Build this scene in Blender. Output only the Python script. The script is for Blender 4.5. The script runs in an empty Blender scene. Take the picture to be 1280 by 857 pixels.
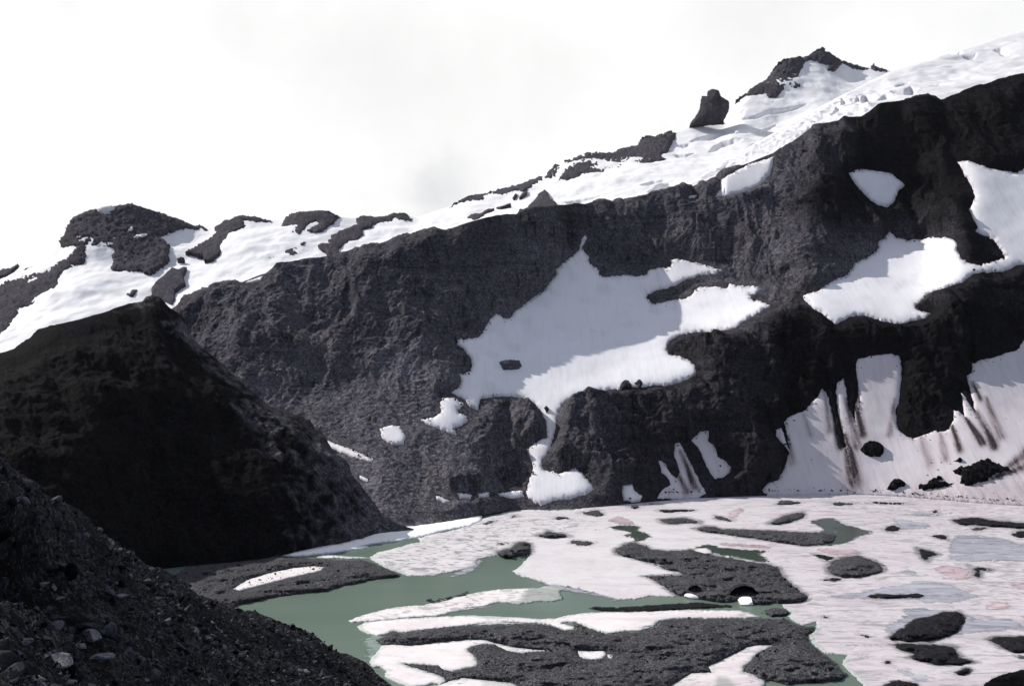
import bpy, math, random
import numpy as np
from mathutils import Vector, geometry
from mathutils.bvhtree import BVHTree

random.seed(7)
rng = np.random.default_rng(7)
S = bpy.context.scene
C = S.collection
CAMZ = 200.0                 # camera height above the lake, metres
F = 1244.44                  # focal length in pixels of the 1280 px wide photograph (35 mm lens)
CX, CY = 640.0, 428.5

# ------------------------------------------------------------------ helpers
def world(px, py, Y):
    px, py, Y = np.broadcast_arrays(np.asarray(px, float), np.asarray(py, float), np.asarray(Y, float))
    return np.stack([(px - CX) / F * Y, Y, CAMZ + (CY - py) / F * Y], -1)

def onlake(px, py, h):
    Y = (CAMZ - h) * F / (np.asarray(py, float) - CY)
    return np.stack([(np.asarray(px, float) - CX) / F * Y, Y, np.broadcast_to(h, Y.shape)], -1)

_perm = rng.permutation(256)
_perm = np.concatenate([_perm, _perm])
_g = rng.normal(size=(256, 3)); _g /= np.linalg.norm(_g, axis=1)[:, None]
def pnoise(P):
    P = np.asarray(P, float)
    i = np.floor(P).astype(np.int64); f = P - i
    u = f * f * f * (f * (f * 6 - 15) + 10)
    i &= 255
    out = 0
    for dx in (0, 1):
        wx = u[:, 0] if dx else 1 - u[:, 0]
        hx = _perm[(i[:, 0] + dx) & 255]
        for dy in (0, 1):
            wy = u[:, 1] if dy else 1 - u[:, 1]
            hy = _perm[(hx + i[:, 1] + dy) & 255]
            for dz in (0, 1):
                wz = u[:, 2] if dz else 1 - u[:, 2]
                g = _g[_perm[(hy + i[:, 2] + dz) & 255]]
                d = g[:, 0] * (f[:, 0] - dx) + g[:, 1] * (f[:, 1] - dy) + g[:, 2] * (f[:, 2] - dz)
                out = out + wx * wy * wz * d
    return out * 1.6
def fbm(P, oct=4, lac=2.03, gain=.5):
    a, s, o = 1.0, 1.0, 0
    for k in range(oct):
        o = o + a * pnoise(P * s + 17.3 * k); a *= gain; s *= lac
    return o
def ridged(P, oct=4, lac=2.1, gain=.5):
    a, s, o = 1.0, 1.0, 0
    for k in range(oct):
        o = o + a * (1 - 2 * np.abs(pnoise(P * s + 31.7 * k))); a *= gain; s *= lac
    return o * .6
def sstep(a, b, x):
    t = np.clip((x - a) / (b - a), 0, 1); return t * t * (3 - 2 * t)

def mesh(name, V, Fc, mat, parent=None, smooth=True, attrs=None):
    V = np.asarray(V, np.float32)
    me = bpy.data.meshes.new(name)
    if isinstance(Fc, np.ndarray):
        n, k = Fc.shape
        me.vertices.add(len(V)); me.vertices.foreach_set('co', V.ravel())
        me.loops.add(n * k); me.loops.foreach_set('vertex_index', Fc.astype(np.int32).ravel())
        me.polygons.add(n)
        me.polygons.foreach_set('loop_start', np.arange(0, n * k, k, dtype=np.int32))
        me.update(calc_edges=True); me.validate()
    else:
        me.from_pydata(V.tolist(), [], Fc)
    if attrs:
        for an, av in attrs.items():
            at = me.attributes.new(an, 'FLOAT', 'POINT'); at.data.foreach_set('value', np.asarray(av, np.float32))
    me.polygons.foreach_set('use_smooth', [smooth] * len(me.polygons))
    me.materials.append(mat)
    o = bpy.data.objects.new(name, me); C.objects.link(o)
    if parent: o.parent = parent
    return o
def tag(o, label, cat, group=None, kind=None):
    o['label'] = label; o['category'] = cat
    if group: o['group'] = group
    if kind: o['kind'] = kind
    return o

def tile(x0, y0, pts, s=260 / 1280):
    return [(x0 + x * s, y0 + y * s) for x, y in pts]
TA = lambda p: tile(340, 620, p); TB = lambda p: tile(580, 600, p); TC = lambda p: tile(800, 600, p)
TD = lambda p: tile(1020, 580, p); TE = lambda p: tile(1020, 683, p); TF = lambda p: tile(800, 683, p)
TG = lambda p: tile(580, 683, p); TH = lambda p: tile(400, 683, p)
UA = lambda p: tile(0, 240, p); UB = lambda p: tile(230, 240, p); UC = lambda p: tile(480, 160, p)
UD = lambda p: tile(660, 140, p); UE = lambda p: tile(840, 40, p); UF = lambda p: tile(1020, 30, p)
UG = lambda p: tile(1020, 180, p); UH = lambda p: tile(960, 440, p, .25)
R4 = lambda p: tile(540, 290, p, 430 / 1271); R5 = lambda p: tile(850, 320, p, 430 / 1189)
Z8 = lambda p: tile(0, 500, p, 430 / 1032)

def rough(poly, amp=1.0, step=2.0, ys=1.0, freq=.13):
    P = np.array(poly, float); out = []
    for a, b in zip(P, np.roll(P, -1, 0)):
        n = max(1, int(np.hypot(*(b - a)) / step))
        for k in range(n): out.append(a + (b - a) * k / n)
    Q = np.array(out)
    if amp:
        q = np.stack([Q[:, 0] * freq, Q[:, 1] * freq / ys, np.zeros(len(Q))], 1)
        Q[:, 0] += amp * (.8 * pnoise(q) + .8 * pnoise(q * 2.7 + 5) + .5 * pnoise(q * 6 + 9) + .22 * pnoise(q * 13 + 3))
        Q[:, 1] += amp * ys * (.8 * pnoise(q + 40) + .8 * pnoise(q * 2.7 + 45) + .5 * pnoise(q * 6 + 49) + .22 * pnoise(q * 13 + 43))
    return Q
def inside(poly, X, Y):
    poly = np.asarray(poly); r = np.zeros(X.shape, bool)
    x1, y1 = poly[-1]
    for x2, y2 in poly:
        if y1 != y2:
            c = ((y2 > Y) != (y1 > Y)) & (X < (x1 - x2) * (Y - y2) / (y1 - y2) + x2)
            r ^= c
        x1, y1 = x2, y2
    return r
def dist(poly, X, Y):
    poly = np.asarray(poly); d = np.full(X.shape, 1e18)
    for (x1, y1), (x2, y2) in zip(poly, np.roll(poly, -1, 0)):
        dx, dy = x2 - x1, y2 - y1; L = dx * dx + dy * dy + 1e-12
        t = np.clip(((X - x1) * dx + (Y - y1) * dy) / L, 0, 1)
        d = np.minimum(d, (X - x1 - t * dx) ** 2 + (Y - y1 - t * dy) ** 2)
    return np.sqrt(d)
def sdist(poly, X, Y, reach=12):
    """signed distance, positive inside, only evaluated near the polygon"""
    poly = np.asarray(poly); r = np.full(X.shape, -1e3)
    lo = poly.min(0) - reach; hi = poly.max(0) + reach
    m = (X > lo[0]) & (X < hi[0]) & (Y > lo[1]) & (Y < hi[1])
    if m.any():
        d = dist(poly, X[m], Y[m]); r[m] = np.where(inside(poly, X[m], Y[m]), d, -d)
    return r
def triangulate(Q, sx, sy):
    """constrained triangulation of outline Q with a jittered grid of inner points"""
    lo, hi = Q.min(0), Q.max(0)
    gx, gy = np.meshgrid(np.arange(lo[0] + sx * .5, hi[0], sx), np.arange(lo[1] + sy * .5, hi[1], sy))
    gx = gx.ravel() + rng.uniform(-.3, .3, gx.size) * sx; gy = gy.ravel() + rng.uniform(-.3, .3, gy.size) * sy
    m = inside(Q, gx, gy); gx, gy = gx[m], gy[m]
    if len(gx):
        k = sx / sy
        d = dist(Q * [1, k], gx, gy * k); m = d > sx * .45; gx, gy = gx[m], gy[m]
    n = len(Q)
    pts = [Vector(p) for p in Q] + [Vector((a, b)) for a, b in zip(gx, gy)]
    v, e, f, *_ = geometry.delaunay_2d_cdt(pts, [], [list(range(n))], 1, 1e-4)
    V = np.array([tuple(p) for p in v]); T = np.array([t for t in f if len(t) == 3])
    a, b, c = V[T[:, 0]], V[T[:, 1]], V[T[:, 2]]
    ar = (b[:, 0] - a[:, 0]) * (c[:, 1] - a[:, 1]) - (b[:, 1] - a[:, 1]) * (c[:, 0] - a[:, 0])
    T[ar > 0] = T[ar > 0][:, ::-1]        # image y runs down: this order faces the camera
    ed = {}
    for t in T:
        for i in range(3):
            p, q = int(t[i]), int(t[(i + 1) % 3])
            if (q, p) in ed: del ed[(q, p)]
            else: ed[(p, q)] = 1
    return V, T, list(ed)
def solid(V3, T, bd, back):
    """close a sheet: a second sheet at V3+back and side walls"""
    n = len(V3)
    V = np.vstack([V3, V3 + back])
    Fc = T.tolist() + (T[:, ::-1] + n).tolist()
    W = [[q, p, p + n, q + n] for p, q in bd]
    tri = []
    for w in W: tri += [[w[0], w[1], w[2]], [w[0], w[2], w[3]]]
    return V, np.array(Fc + tri)

# ------------------------------------------------------------------ materials
def nodes(name):
    m = bpy.data.materials.new(name); m.use_nodes = True
    nt = m.node_tree; b = nt.nodes['Principled BSDF']
    return m, nt, b
def N(nt, t, **kw):
    n = nt.nodes.new(t)
    for k, v in kw.items():
        if hasattr(n, k) and k not in n.inputs: setattr(n, k, v)
        else: n.inputs[k].default_value = v
    return n
def noise(nt, co, scale, detail=6, rough_=.6, dist_=0):
    n = N(nt, 'ShaderNodeTexNoise', Scale=scale, Detail=detail, Roughness=rough_, Distortion=dist_)
    nt.links.new(co, n.inputs['Vector']); return n.outputs['Fac']
def ramp(nt, fac, stops, mode='LINEAR'):
    r = nt.nodes.new('ShaderNodeValToRGB'); r.color_ramp.interpolation = mode
    el = r.color_ramp.elements
    while len(el) < len(stops): el.new(.5)
    for e, (p, c) in zip(el, stops):
        e.position = p; e.color = (c, c, c, 1) if isinstance(c, (int, float)) else (*c, 1)
    nt.links.new(fac, r.inputs['Fac']); return r.outputs['Color']
def mix(nt, fac, a, b, blend='MIX'):
    m = nt.nodes.new('ShaderNodeMix'); m.data_type = 'RGBA'; m.blend_type = blend
    for s, v in ((0, fac), (6, a), (7, b)):
        if hasattr(v, 'links'): nt.links.new(v, m.inputs[s])
        elif isinstance(v, (int, float)): m.inputs[s].default_value = v if s == 0 else (v, v, v, 1)
        else: m.inputs[s].default_value = (*v, 1)
    return m.outputs[2]
def math_(nt, op, a, b=0.0, clamp=False):
    m = nt.nodes.new('ShaderNodeMath'); m.operation = op; m.use_clamp = clamp
    for i, v in enumerate((a, b)):
        if hasattr(v, 'links'): nt.links.new(v, m.inputs[i])
        else: m.inputs[i].default_value = v
    return m.outputs[0]
def coords(nt, scale=(1, 1, 1), rot=(0, 0, 0)):
    t = nt.nodes.new('ShaderNodeTexCoord'); mp = nt.nodes.new('ShaderNodeMapping')
    mp.inputs['Scale'].default_value = scale; mp.inputs['Rotation'].default_value = rot
    nt.links.new(t.outputs['Object'], mp.inputs['Vector']); return mp.outputs['Vector']
def attr(nt, name):
    a = nt.nodes.new('ShaderNodeAttribute'); a.attribute_name = name; return a.outputs['Fac']
def bump(nt, b, h, strength, distance, prev=None):
    n = nt.nodes.new('ShaderNodeBump'); n.inputs['Strength'].default_value = strength
    n.inputs['Distance'].default_value = distance
    nt.links.new(h, n.inputs['Height'])
    if prev: nt.links.new(prev, n.inputs['Normal'])
    nt.links.new(n.outputs['Normal'], b.inputs['Normal']); return n.outputs['Normal']

def feather(nt, b, f, n):
    '''ragged, thinning rim: the sheet breaks up where it runs out'''
    a = math_(nt, 'ADD', f, math_(nt, 'MULTIPLY', math_(nt, 'SUBTRACT', n, .5), 2.4))
    al = ramp(nt, a, [(.30, 0.0), (.62, 1.0)])
    nt.links.new(al, b.inputs['Alpha'])
def rock_mat(name, dark, mid, pale, size=1.0, bumpd=2.5, speck=.5, rough_=.9, olive=None, rim=False, strata=False):
    """broken dark rock: size = grain multiplier in metres"""
    m, nt, b = nodes(name)
    co = coords(nt)
    big = noise(nt, co, .012 / size, 5, .6, .6)
    med = noise(nt, co, .10 / size, 8, .68)
    fine = noise(nt, co, .55 / size, 5, .7)
    c1 = ramp(nt, med, [(.30, dark), (.52, mid), (.75, pale)])
    if olive:
        ol = noise(nt, coords(nt, (.006, .006, .004)), 1.0, 6, .6, .5)
        c1 = mix(nt, ramp(nt, ol, [(.48, 0.0), (.64, .75)]), c1, mix(nt, 1.0, c1, tuple(min(1, x * 9) for x in olive), 'MULTIPLY'))
    c2 = mix(nt, ramp(nt, big, [(.35, 0.0), (.65, .6)]), c1, tuple(x * .6 for x in mid), 'MIX')
    v = N(nt, 'ShaderNodeTexVoronoi', Scale=.30 / size, Randomness=1.0); nt.links.new(co, v.inputs['Vector'])
    vs = nt.nodes.new('ShaderNodeSeparateColor'); nt.links.new(v.outputs['Color'], vs.inputs['Color'])
    sp = math_(nt, 'MULTIPLY', ramp(nt, vs.outputs[0], [(.72, 0.0), (.95, 1.0)]), speck)
    c3 = mix(nt, sp, c2, pale)
    cr = ramp(nt, fine, [(.33, .35), (.55, 1.0)])
    c4 = mix(nt, 1.0, c3, cr, 'MULTIPLY')
    if strata:
        sw = noise(nt, coords(nt, (.007, .005, .10), (0, .30, 0)), 1.0, 7, .66, .6)
        c4 = mix(nt, 1.0, c4, ramp(nt, sw, [(.36, .74), (.5, 1.0), (.66, 1.12)]), 'MULTIPLY')
        fr = noise(nt, coords(nt, (.075, .04, .012), (0, -.12, 0)), 1.0, 6, .7, .8)
        c4 = mix(nt, 1.0, c4, ramp(nt, fr, [(.36, .40), (.48, 1.0)]), 'MULTIPLY')
    tone = attr(nt, 'tone')
    c5 = mix(nt, 1.0, c4, ramp(nt, tone, [(0, .05), (1, 1.0)]), 'MULTIPLY')
    nt.links.new(c5, b.inputs['Base Color'])
    b.inputs['Roughness'].default_value = rough_
    b.inputs['Specular IOR Level'].default_value = .02
    h = math_(nt, 'ADD', math_(nt, 'MULTIPLY', med, 1.0), math_(nt, 'MULTIPLY', fine, .35))
    h = math_(nt, 'ADD', h, math_(nt, 'MULTIPLY', v.outputs['Distance'], -.22))
    bump(nt, b, h, 1.0, bumpd)
    if rim: feather(nt, b, attr(nt, 'feather'), noise(nt, coords(nt, (.16, .26, .2)), 1.0, 7, .75, .6))
    return m
M_ridge = rock_mat('ridge_rock', (.052, .048, .059), (.152, .142, .168), (.37, .36, .395), .55, 1.9, .55, olive=(.100, .098, .084), strata=True)
M_spur = rock_mat('spur_rock', (.050, .047, .057), (.14, .133, .152), (.38, .37, .40), .45, 1.6, .6)
M_hill = rock_mat('hill_rock', (.002, .002, .0025), (.008, .0078, .009), (.10, .10, .11), .6, 3.0, .16)
M_far = rock_mat('far_rock', (.062, .055, .067), (.115, .104, .125), (.19, .18, .205), 1.6, 6.0, .2)
M_gravel = rock_mat('gravel', (.022, .021, .024), (.078, .076, .084), (.27, .27, .285), .22, .45, .75, rim=True)
M_gravel_dark = rock_mat('dark_gravel', (.008, .007, .009), (.024, .023, .027), (.11, .11, .12), .22, .5, .35, rim=True)
M_scree = rock_mat('scree_rock', (.006, .006, .007), (.026, .025, .028), (.16, .16, .175), .14, .3, .5)
M_stone = rock_mat('stone', (.12, .12, .13), (.25, .25, .27), (.36, .36, .38), .12, .10, .4)
M_stone_dark = rock_mat('dark_stone', (.022, .0225, .026), (.092, .093, .107), (.31, .315, .34), .5, .1, .7)

def snow_mat(name, col=(.83, .82, .84), dirt=(.032, .025, .027), streak=1.0, size=1.0):
    m, nt, b = nodes(name)
    co = coords(nt)
    st = coords(nt, (.17 / size, .012 / size, .03 / size))       # runnels down the slope
    n1 = noise(nt, st, 1.0, 6, .62)
    n2 = noise(nt, co, .02 / size, 6, .6)
    n3 = noise(nt, co, .35 / size, 5, .65)
    base = mix(nt, ramp(nt, n2, [(.35, 0.0), (.7, .35 * streak)]), col, (col[0] * .90, col[1] * .85, col[2] * .87))
    base = mix(nt, ramp(nt, n1, [(.52, 0.0), (.72, .30 * streak)]), base, (col[0] * .78, col[1] * .70, col[2] * .71))
    d = attr(nt, 'dirt')
    dn = math_(nt, 'MULTIPLY', d, ramp(nt, math_(nt, 'ADD', math_(nt, 'MULTIPLY', n1, .7), math_(nt, 'MULTIPLY', n3, .3)), [(.25, .25), (.6, 1.35)]), True)
    pk = mix(nt, math_(nt, 'MULTIPLY', dn, .75, True), base, (.50, .36, .37))
    base = mix(nt, math_(nt, 'POWER', dn, 1.25), pk, dirt)
    nt.links.new(base, b.inputs['Base Color'])
    b.inputs['Roughness'].default_value = .75
    b.inputs['Specular IOR Level'].default_value = .2
    h = math_(nt, 'ADD', math_(nt, 'MULTIPLY', n1, .8), math_(nt, 'MULTIPLY', n3, .35))
    bump(nt, b, h, .55, .9 * size)
    return m
M_snow = snow_mat('snow')
M_farsnow = snow_mat('far_snow', (.76, .755, .765), streak=.35, size=2.5)
M_firn = snow_mat('glacier_firn', (.64, .635, .655), streak=.7, size=2.5)
M_apron = snow_mat('apron_snow', (.66, .625, .65), streak=1.0)  # darker than snow: the slope's shade put into a pinkish colour

def ice_mat(name, col, mott=True, fleck=(.12, .135, .14), tint=None):
    m, nt, b = nodes(name)
    co = coords(nt)
    n1 = noise(nt, co, .035, 7, .62, .5)
    n2 = noise(nt, co, .22, 6, .65)
    wv = coords(nt, (.075, .11, 1), (0, 0, .25))
    n3 = noise(nt, wv, 1.0, 4, .55, 1.4)
    base = mix(nt, ramp(nt, n1, [(.42, 0.0), (.75, .5)]), col, tint or (col[0] * .80, col[1] * .70, col[2] * .71))
    base = mix(nt, ramp(nt, n2, [(.55, 0.0), (.8, .25)]), base, tuple(c * .72 for c in col))
    # thin melt cracks
    v = N(nt, 'ShaderNodeTexVoronoi', Scale=.032, feature='DISTANCE_TO_EDGE')
    wc = nt.nodes.new('ShaderNodeVectorMath'); wc.operation = 'ADD'
    nz = N(nt, 'ShaderNodeTexNoise', Scale=.03, Detail=4); nt.links.new(co, nz.inputs['Vector'])
    sc = nt.nodes.new('ShaderNodeVectorMath'); sc.operation = 'SCALE'; sc.inputs['Scale'].default_value = 30
    nt.links.new(nz.outputs['Color'], sc.inputs[0]); nt.links.new(co, wc.inputs[0]); nt.links.new(sc.outputs[0], wc.inputs[1])
    nt.links.new(wc.outputs[0], v.inputs['Vector'])
    cr = ramp(nt, v.outputs['Distance'], [(.0, .5), (.012, 0.0)])
    cr = math_(nt, 'MULTIPLY', cr, ramp(nt, n1, [(.45, 0.0), (.6, 1.0)]))
    base = mix(nt, cr, base, (.30, .28, .30))
    if mott:
        mo = attr(nt, 'mottle')
        fm = math_(nt, 'MULTIPLY', mo, ramp(nt, n3, [(.50, 0.0), (.60, 1.0)]))
        base = mix(nt, math_(nt, 'MULTIPLY', fm, .8), base, fleck)
    fth = attr(nt, 'feather')
    if mott:
        hn = noise(nt, coords(nt, (.09, .16, .1)), 1.0, 8, .74, .8)
        zn = attr(nt, 'zone')
        base = mix(nt, math_(nt, 'MULTIPLY', zn, .55), base, tuple(c * k for c, k in zip(col, (.76, .71, .735))))
        # long grey-pink dirt bands, dirty fringe round the rubble, sodden grey rim at the water
        bn = noise(nt, coords(nt, (.010, .030, 1), (0, 0, .12)), 1.0, 7, .66, 1.2)
        base = mix(nt, ramp(nt, bn, [(.47, 0.0), (.62, .75)]), base, tuple(c * k for c, k in zip(col, (.76, .68, .71)))) if False else mix(nt, math_(nt, 'MULTIPLY', zn, ramp(nt, bn, [(.47, 0.0), (.60, .8)])), base, tuple(c * k for c, k in zip(col, (.70, .63, .68))))
        bn2 = noise(nt, coords(nt, (.022, .075, 1), (0, 0, .05)), 1.0, 8, .7, 1.6)
        base = mix(nt, math_(nt, 'MULTIPLY', zn, ramp(nt, bn2, [(.53, 0.0), (.60, .85)])), base, tuple(c * .42 for c in col))
        base = mix(nt, ramp(nt, math_(nt, 'ADD', attr(nt, 'halo'), math_(nt, 'MULTIPLY', math_(nt, 'SUBTRACT', hn, .5), 2.2)), [(.42, 0.0), (.95, .92)]), base, (.13, .13, .135))
        rim = ramp(nt, math_(nt, 'ADD', fth, math_(nt, 'MULTIPLY', math_(nt, 'SUBTRACT', hn, .5), 1.6)), [(.05, .85), (.42, 0.0)])
        base = mix(nt, rim, base, (.34, .37, .365))
    wet = attr(nt, 'wet')
    base = mix(nt, wet, base, (.16, .20, .18))
    nt.links.new(base, b.inputs['Base Color'])
    b.inputs['Roughness'].default_value = .6
    b.inputs['Specular IOR Level'].default_value = .25
    bump(nt, b, math_(nt, 'ADD', n2, math_(nt, 'MULTIPLY', n1, 1.5)), .5, .5)
    if not mott:
        sn = noise(nt, coords(nt, (.020, .085, 1), (0, 0, .08)), 1.0, 8, .72, 1.4)
        sn2 = noise(nt, coords(nt, (.012, .04, 1), (0, 0, .1)), 1.0, 7, .7, 1.0)
        b2 = mix(nt, ramp(nt, sn, [(.48, 0.0), (.60, .75)]), base, tuple(c * .40 for c in col))
        b2 = mix(nt, ramp(nt, sn2, [(.50, 0.0), (.62, .7)]), b2, tuple(min(.7, c * 1.45) for c in col))
        nt.links.new(b2, b.inputs['Base Color'])
        feather(nt, b, fth, noise(nt, coords(nt, (.12, .22, .2)), 1.0, 6, .7, .8))
    return m
M_ice = ice_mat('lake_ice', (.62, .598, .612))
M_slush = ice_mat('blue_slush', (.31, .315, .36), False, tint=(.24, .25, .29))
M_pink = ice_mat('pink_snow', (.43, .335, .36), False, tint=(.36, .285, .305))
M_shelf = ice_mat('submerged_ice', (.20, .265, .235), False)
M_floe = ice_mat('floe_ice', (.74, .705, .70))

def water_mat(name, col, r=.12, fe=False):
    m, nt, b = nodes(name)
    co = coords(nt)
    n1 = noise(nt, coords(nt, (.004, .016, 1)), 1.0, 5, .6)
    c = mix(nt, ramp(nt, n1, [(.3, 0.0), (.7, 1.0)]), tuple(x * .88 for x in col), tuple(x * 1.1 for x in col))
    nt.links.new(c, b.inputs['Base Color'])
    b.inputs['Roughness'].default_value = r
    b.inputs['IOR'].default_value = 1.33
    b.inputs['Specular IOR Level'].default_value = .3
    bump(nt, b, noise(nt, coords(nt, (.5, 1.3, 1)), 1.0, 3, .5), .25, .12)
    if fe: feather(nt, b, attr(nt, 'feather'), noise(nt, coords(nt, (.12, .22, .2)), 1.0, 6, .7, .8))
    return m
M_lake = water_mat('lake_water', (.118, .160, .131), .2)
M_pool = water_mat('pool_water', (.045, .062, .050), .2, True)
M_ground = rock_mat('ground_rock', (.02, .02, .02), (.05, .05, .05), (.12, .12, .12), 4, 4, .3)

# ------------------------------------------------------------------ terrain lofts
def loft(knots, cols, rows, back, backslope, backrows=30, smooth_rows=2.0, hump=None):
    """knots: {px: [(py,Y) base ... (py,Y) crest]}.  Polar height field: one profile per bearing."""
    kx = sorted(knots); K = len(knots[kx[0]])
    PY = np.stack([np.interp(cols, kx, [knots[k][j][0] for k in kx]) for j in range(K)])
    YY = np.stack([np.interp(cols, kx, [knots[k][j][1] for k in kx]) for j in range(K)])
    return PY, YY
def crestline(pts, cols):
    p = np.array(sorted(pts)); return np.interp(cols, p[:, 0], p[:, 1])
def gsm(A, s, axis):
    if s <= 0: return A
    r = int(3 * s) + 1; k = np.exp(-.5 * (np.arange(-r, r + 1) / s) ** 2); k /= k.sum()
    P = np.pad(A, [(r, r) if a == axis else (0, 0) for a in range(A.ndim)], mode='edge')
    return np.apply_along_axis(lambda v: np.convolve(v, k, 'valid'), axis, P)
def surface(knots, crest, c0, c1, dc, rows, colsm=12, rowsm=.035, backs=((60, -25), (250, -150), (500, -380)), crestsm=.01):
    cols = np.arange(c0, c1 + .01, dc); n = len(cols)
    PY, YY = loft(knots, cols, rows, None, None)
    if crest is not None:
        PY[-1] = gsm(crestline(crest, cols), crestsm / dc, 0)
    for j in range(len(PY)):
        if j < len(PY) - 1: PY[j] = gsm(PY[j], colsm / dc, 0)
        YY[j] = gsm(YY[j], colsm / dc, 0)
    for j in range(len(PY) - 2, -1, -1): PY[j] = np.maximum(PY[j], PY[j + 1] + .4)
    t = np.linspace(0, 1, rows)
    py = PY[0][None] + (PY[-1] - PY[0])[None] * t[:, None]
    Y = np.empty_like(py)
    for i in range(n):
        Y[:, i] = np.interp(-py[:, i], -PY[:, i], YY[:, i])
    Ys = gsm(Y, rowsm * rows, 0)
    w = np.minimum(1, np.minimum(t, 1 - t) / .05)[:, None]
    Y = Y + (Ys - Y) * w
    V = world(np.broadcast_to(cols, py.shape), py, Y)          # rows x cols x 3
    top = V[-1]; dirv = top[:, :2] / np.linalg.norm(top[:, :2], axis=1)[:, None]
    # back slope, going away from the camera and down
    bx = []; seg = [(0, 0)] + list(backs)
    for (d0, z0), (d1, z1) in zip(seg[:-1], seg[1:]):
        for k in range(1, 9):
            f = k / 8; d = d0 + (d1 - d0) * f; z = z0 + (z1 - z0) * f
            q = top.copy(); q[:, :2] += dirv * d; q[:, 2] += z; bx.append(q)
    Vb = np.array(bx)
    pyb = np.broadcast_to(py[-1], (len(bx), n)) - 1e4          # not in view
    return dict(V=np.concatenate([V, Vb]), px=np.broadcast_to(cols, (rows + len(bx), n)), py=np.concatenate([py, pyb]),
                t=np.concatenate([t, 1 + np.arange(1, len(bx) + 1) / len(bx)]), rows=rows)
def grid_faces(r, c):
    i = np.arange(r * c).reshape(r, c)
    return np.stack([i[:-1, :-1], i[:-1, 1:], i[1:, 1:], i[1:, :-1]], -1).reshape(-1, 4)
def normals(V):
    du = np.gradient(V, axis=1); dv = np.gradient(V, axis=0)
    n = np.cross(du, dv); n /= np.linalg.norm(n, axis=-1)[..., None] + 1e-9
    return n
def bvh_of(S_, step=3):
    V = S_['V']; ri = np.unique(np.r_[np.arange(0, S_['rows'], step), S_['rows'] - 1, np.arange(S_['rows'], V.shape[0], 4)])
    ci = np.unique(np.r_[np.arange(0, V.shape[1], step), V.shape[1] - 1])
    W = V[np.ix_(ri, ci)]; f = grid_faces(len(ri), len(ci))
    return BVHTree.FromPolygons([tuple(v) for v in W.reshape(-1, 3)], f.tolist())

CAM = Vector((0, 0, CAMZ))
def drape(S_, P2):
    """where do these photo points lie on the terrain? -> points, normals"""
    bv = S_['bvh']; cols = S_['px'][0]; tr = S_['rows'] - 1
    pts = np.empty((len(P2), 3)); nr = np.empty((len(P2), 3))
    for i, (x, y) in enumerate(P2):
        d = Vector(((x - CX) / F, 1, (CY - y) / F)).normalized()
        h, n, _, _ = bv.ray_cast(CAM, d)
        j = int(np.clip((x - cols[0]) / (cols[1] - cols[0]), 0, len(cols) - 1))
        Yc = S_['V'][tr, j, 1]
        if h is None and y > S_['py'][0, j] - 3:
            pts[i] = world(x, y, S_['V'][0, j, 1]); nr[i] = (0, -.7, .7)
        elif h is None or h.y > Yc + 40:
            pts[i] = world(x, y, Yc); nr[i] = (0, -.7, .7)
        else:
            if n.dot(d) > 0: n = -n
            pts[i] = h; nr[i] = n
    return pts, nr

def snow_patch(S_, poly, label, cat='snow patch', group=None, name='snow_patch', mat=None, sx=4., thick=4., lift=1.6, amp=1.2, und=.8,
               dirt=None, flat=False):
    Q = rough(poly, amp * 1.5, 1.1)
    P2, T, bd = triangulate(Q, sx, sx)
    p, n = drape(S_, P2)
    n = n + np.array([0, 0, .4]); n /= np.linalg.norm(n, axis=1)[:, None]
    d = dist(Q, P2[:, 0], P2[:, 1])
    off = .5 + lift * (1 - np.exp(-d / 3.0)) + und * fbm(p * [.02, .02, .02], 3) * np.minimum(1, d / 6)
    p = p + n * off[:, None]
    V, Fc = solid(p, T, bd, -n * thick)
    at = {}
    if dirt is not None:
        dd = dirt(P2[:, 0], P2[:, 1]); at['dirt'] = np.r_[dd, dd]
    else:
        dd = .30 * np.exp(-d / 2.2) + .10 * sstep(.1, .8, fbm(p / 40, 3)); at['dirt'] = np.r_[dd, dd]
    o = mesh(name, V, Fc, mat or M_snow, attrs=at)
    return tag(o, label, cat, group)
def rock_patch(S_, poly, label, cat='rock outcrop', group=None, name='rock_outcrop', mat=None, sx=1.7, bulge=8., thick=14., amp=1.2,
               nz=6., ns=.03, tone=.8, lift0=0.):
    Q = rough(poly, amp * 1.5, 1.0)
    P2, T, bd = triangulate(Q, sx, sx)
    p, n = drape(S_, P2)
    d = dist(Q, P2[:, 0], P2[:, 1])
    w = 1 - np.exp(-d / 4.0)
    off = 1.5 + .6 * bulge * w + 1.0 * nz * np.minimum(1, w * 2) * (ridged(p * ns * 1.5, 4) + .8 * fbm(p * [ns * 6, ns * 6, ns * 1.6], 4))
    off = np.maximum(off, 1.2 + .35 * bulge * w)
    off = off + lift0 * np.minimum(1, .35 + d / 2)
    p = p + n * off[:, None] * np.array([1, 1, .35 + .65 * (lift0 > 0)])
    V, Fc = solid(p, T, bd, -n * thick)
    o = mesh(name, V, Fc, mat or M_far, smooth=True, attrs={'tone': np.full(len(V), tone)})
    return tag(o, label, cat, group)

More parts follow.
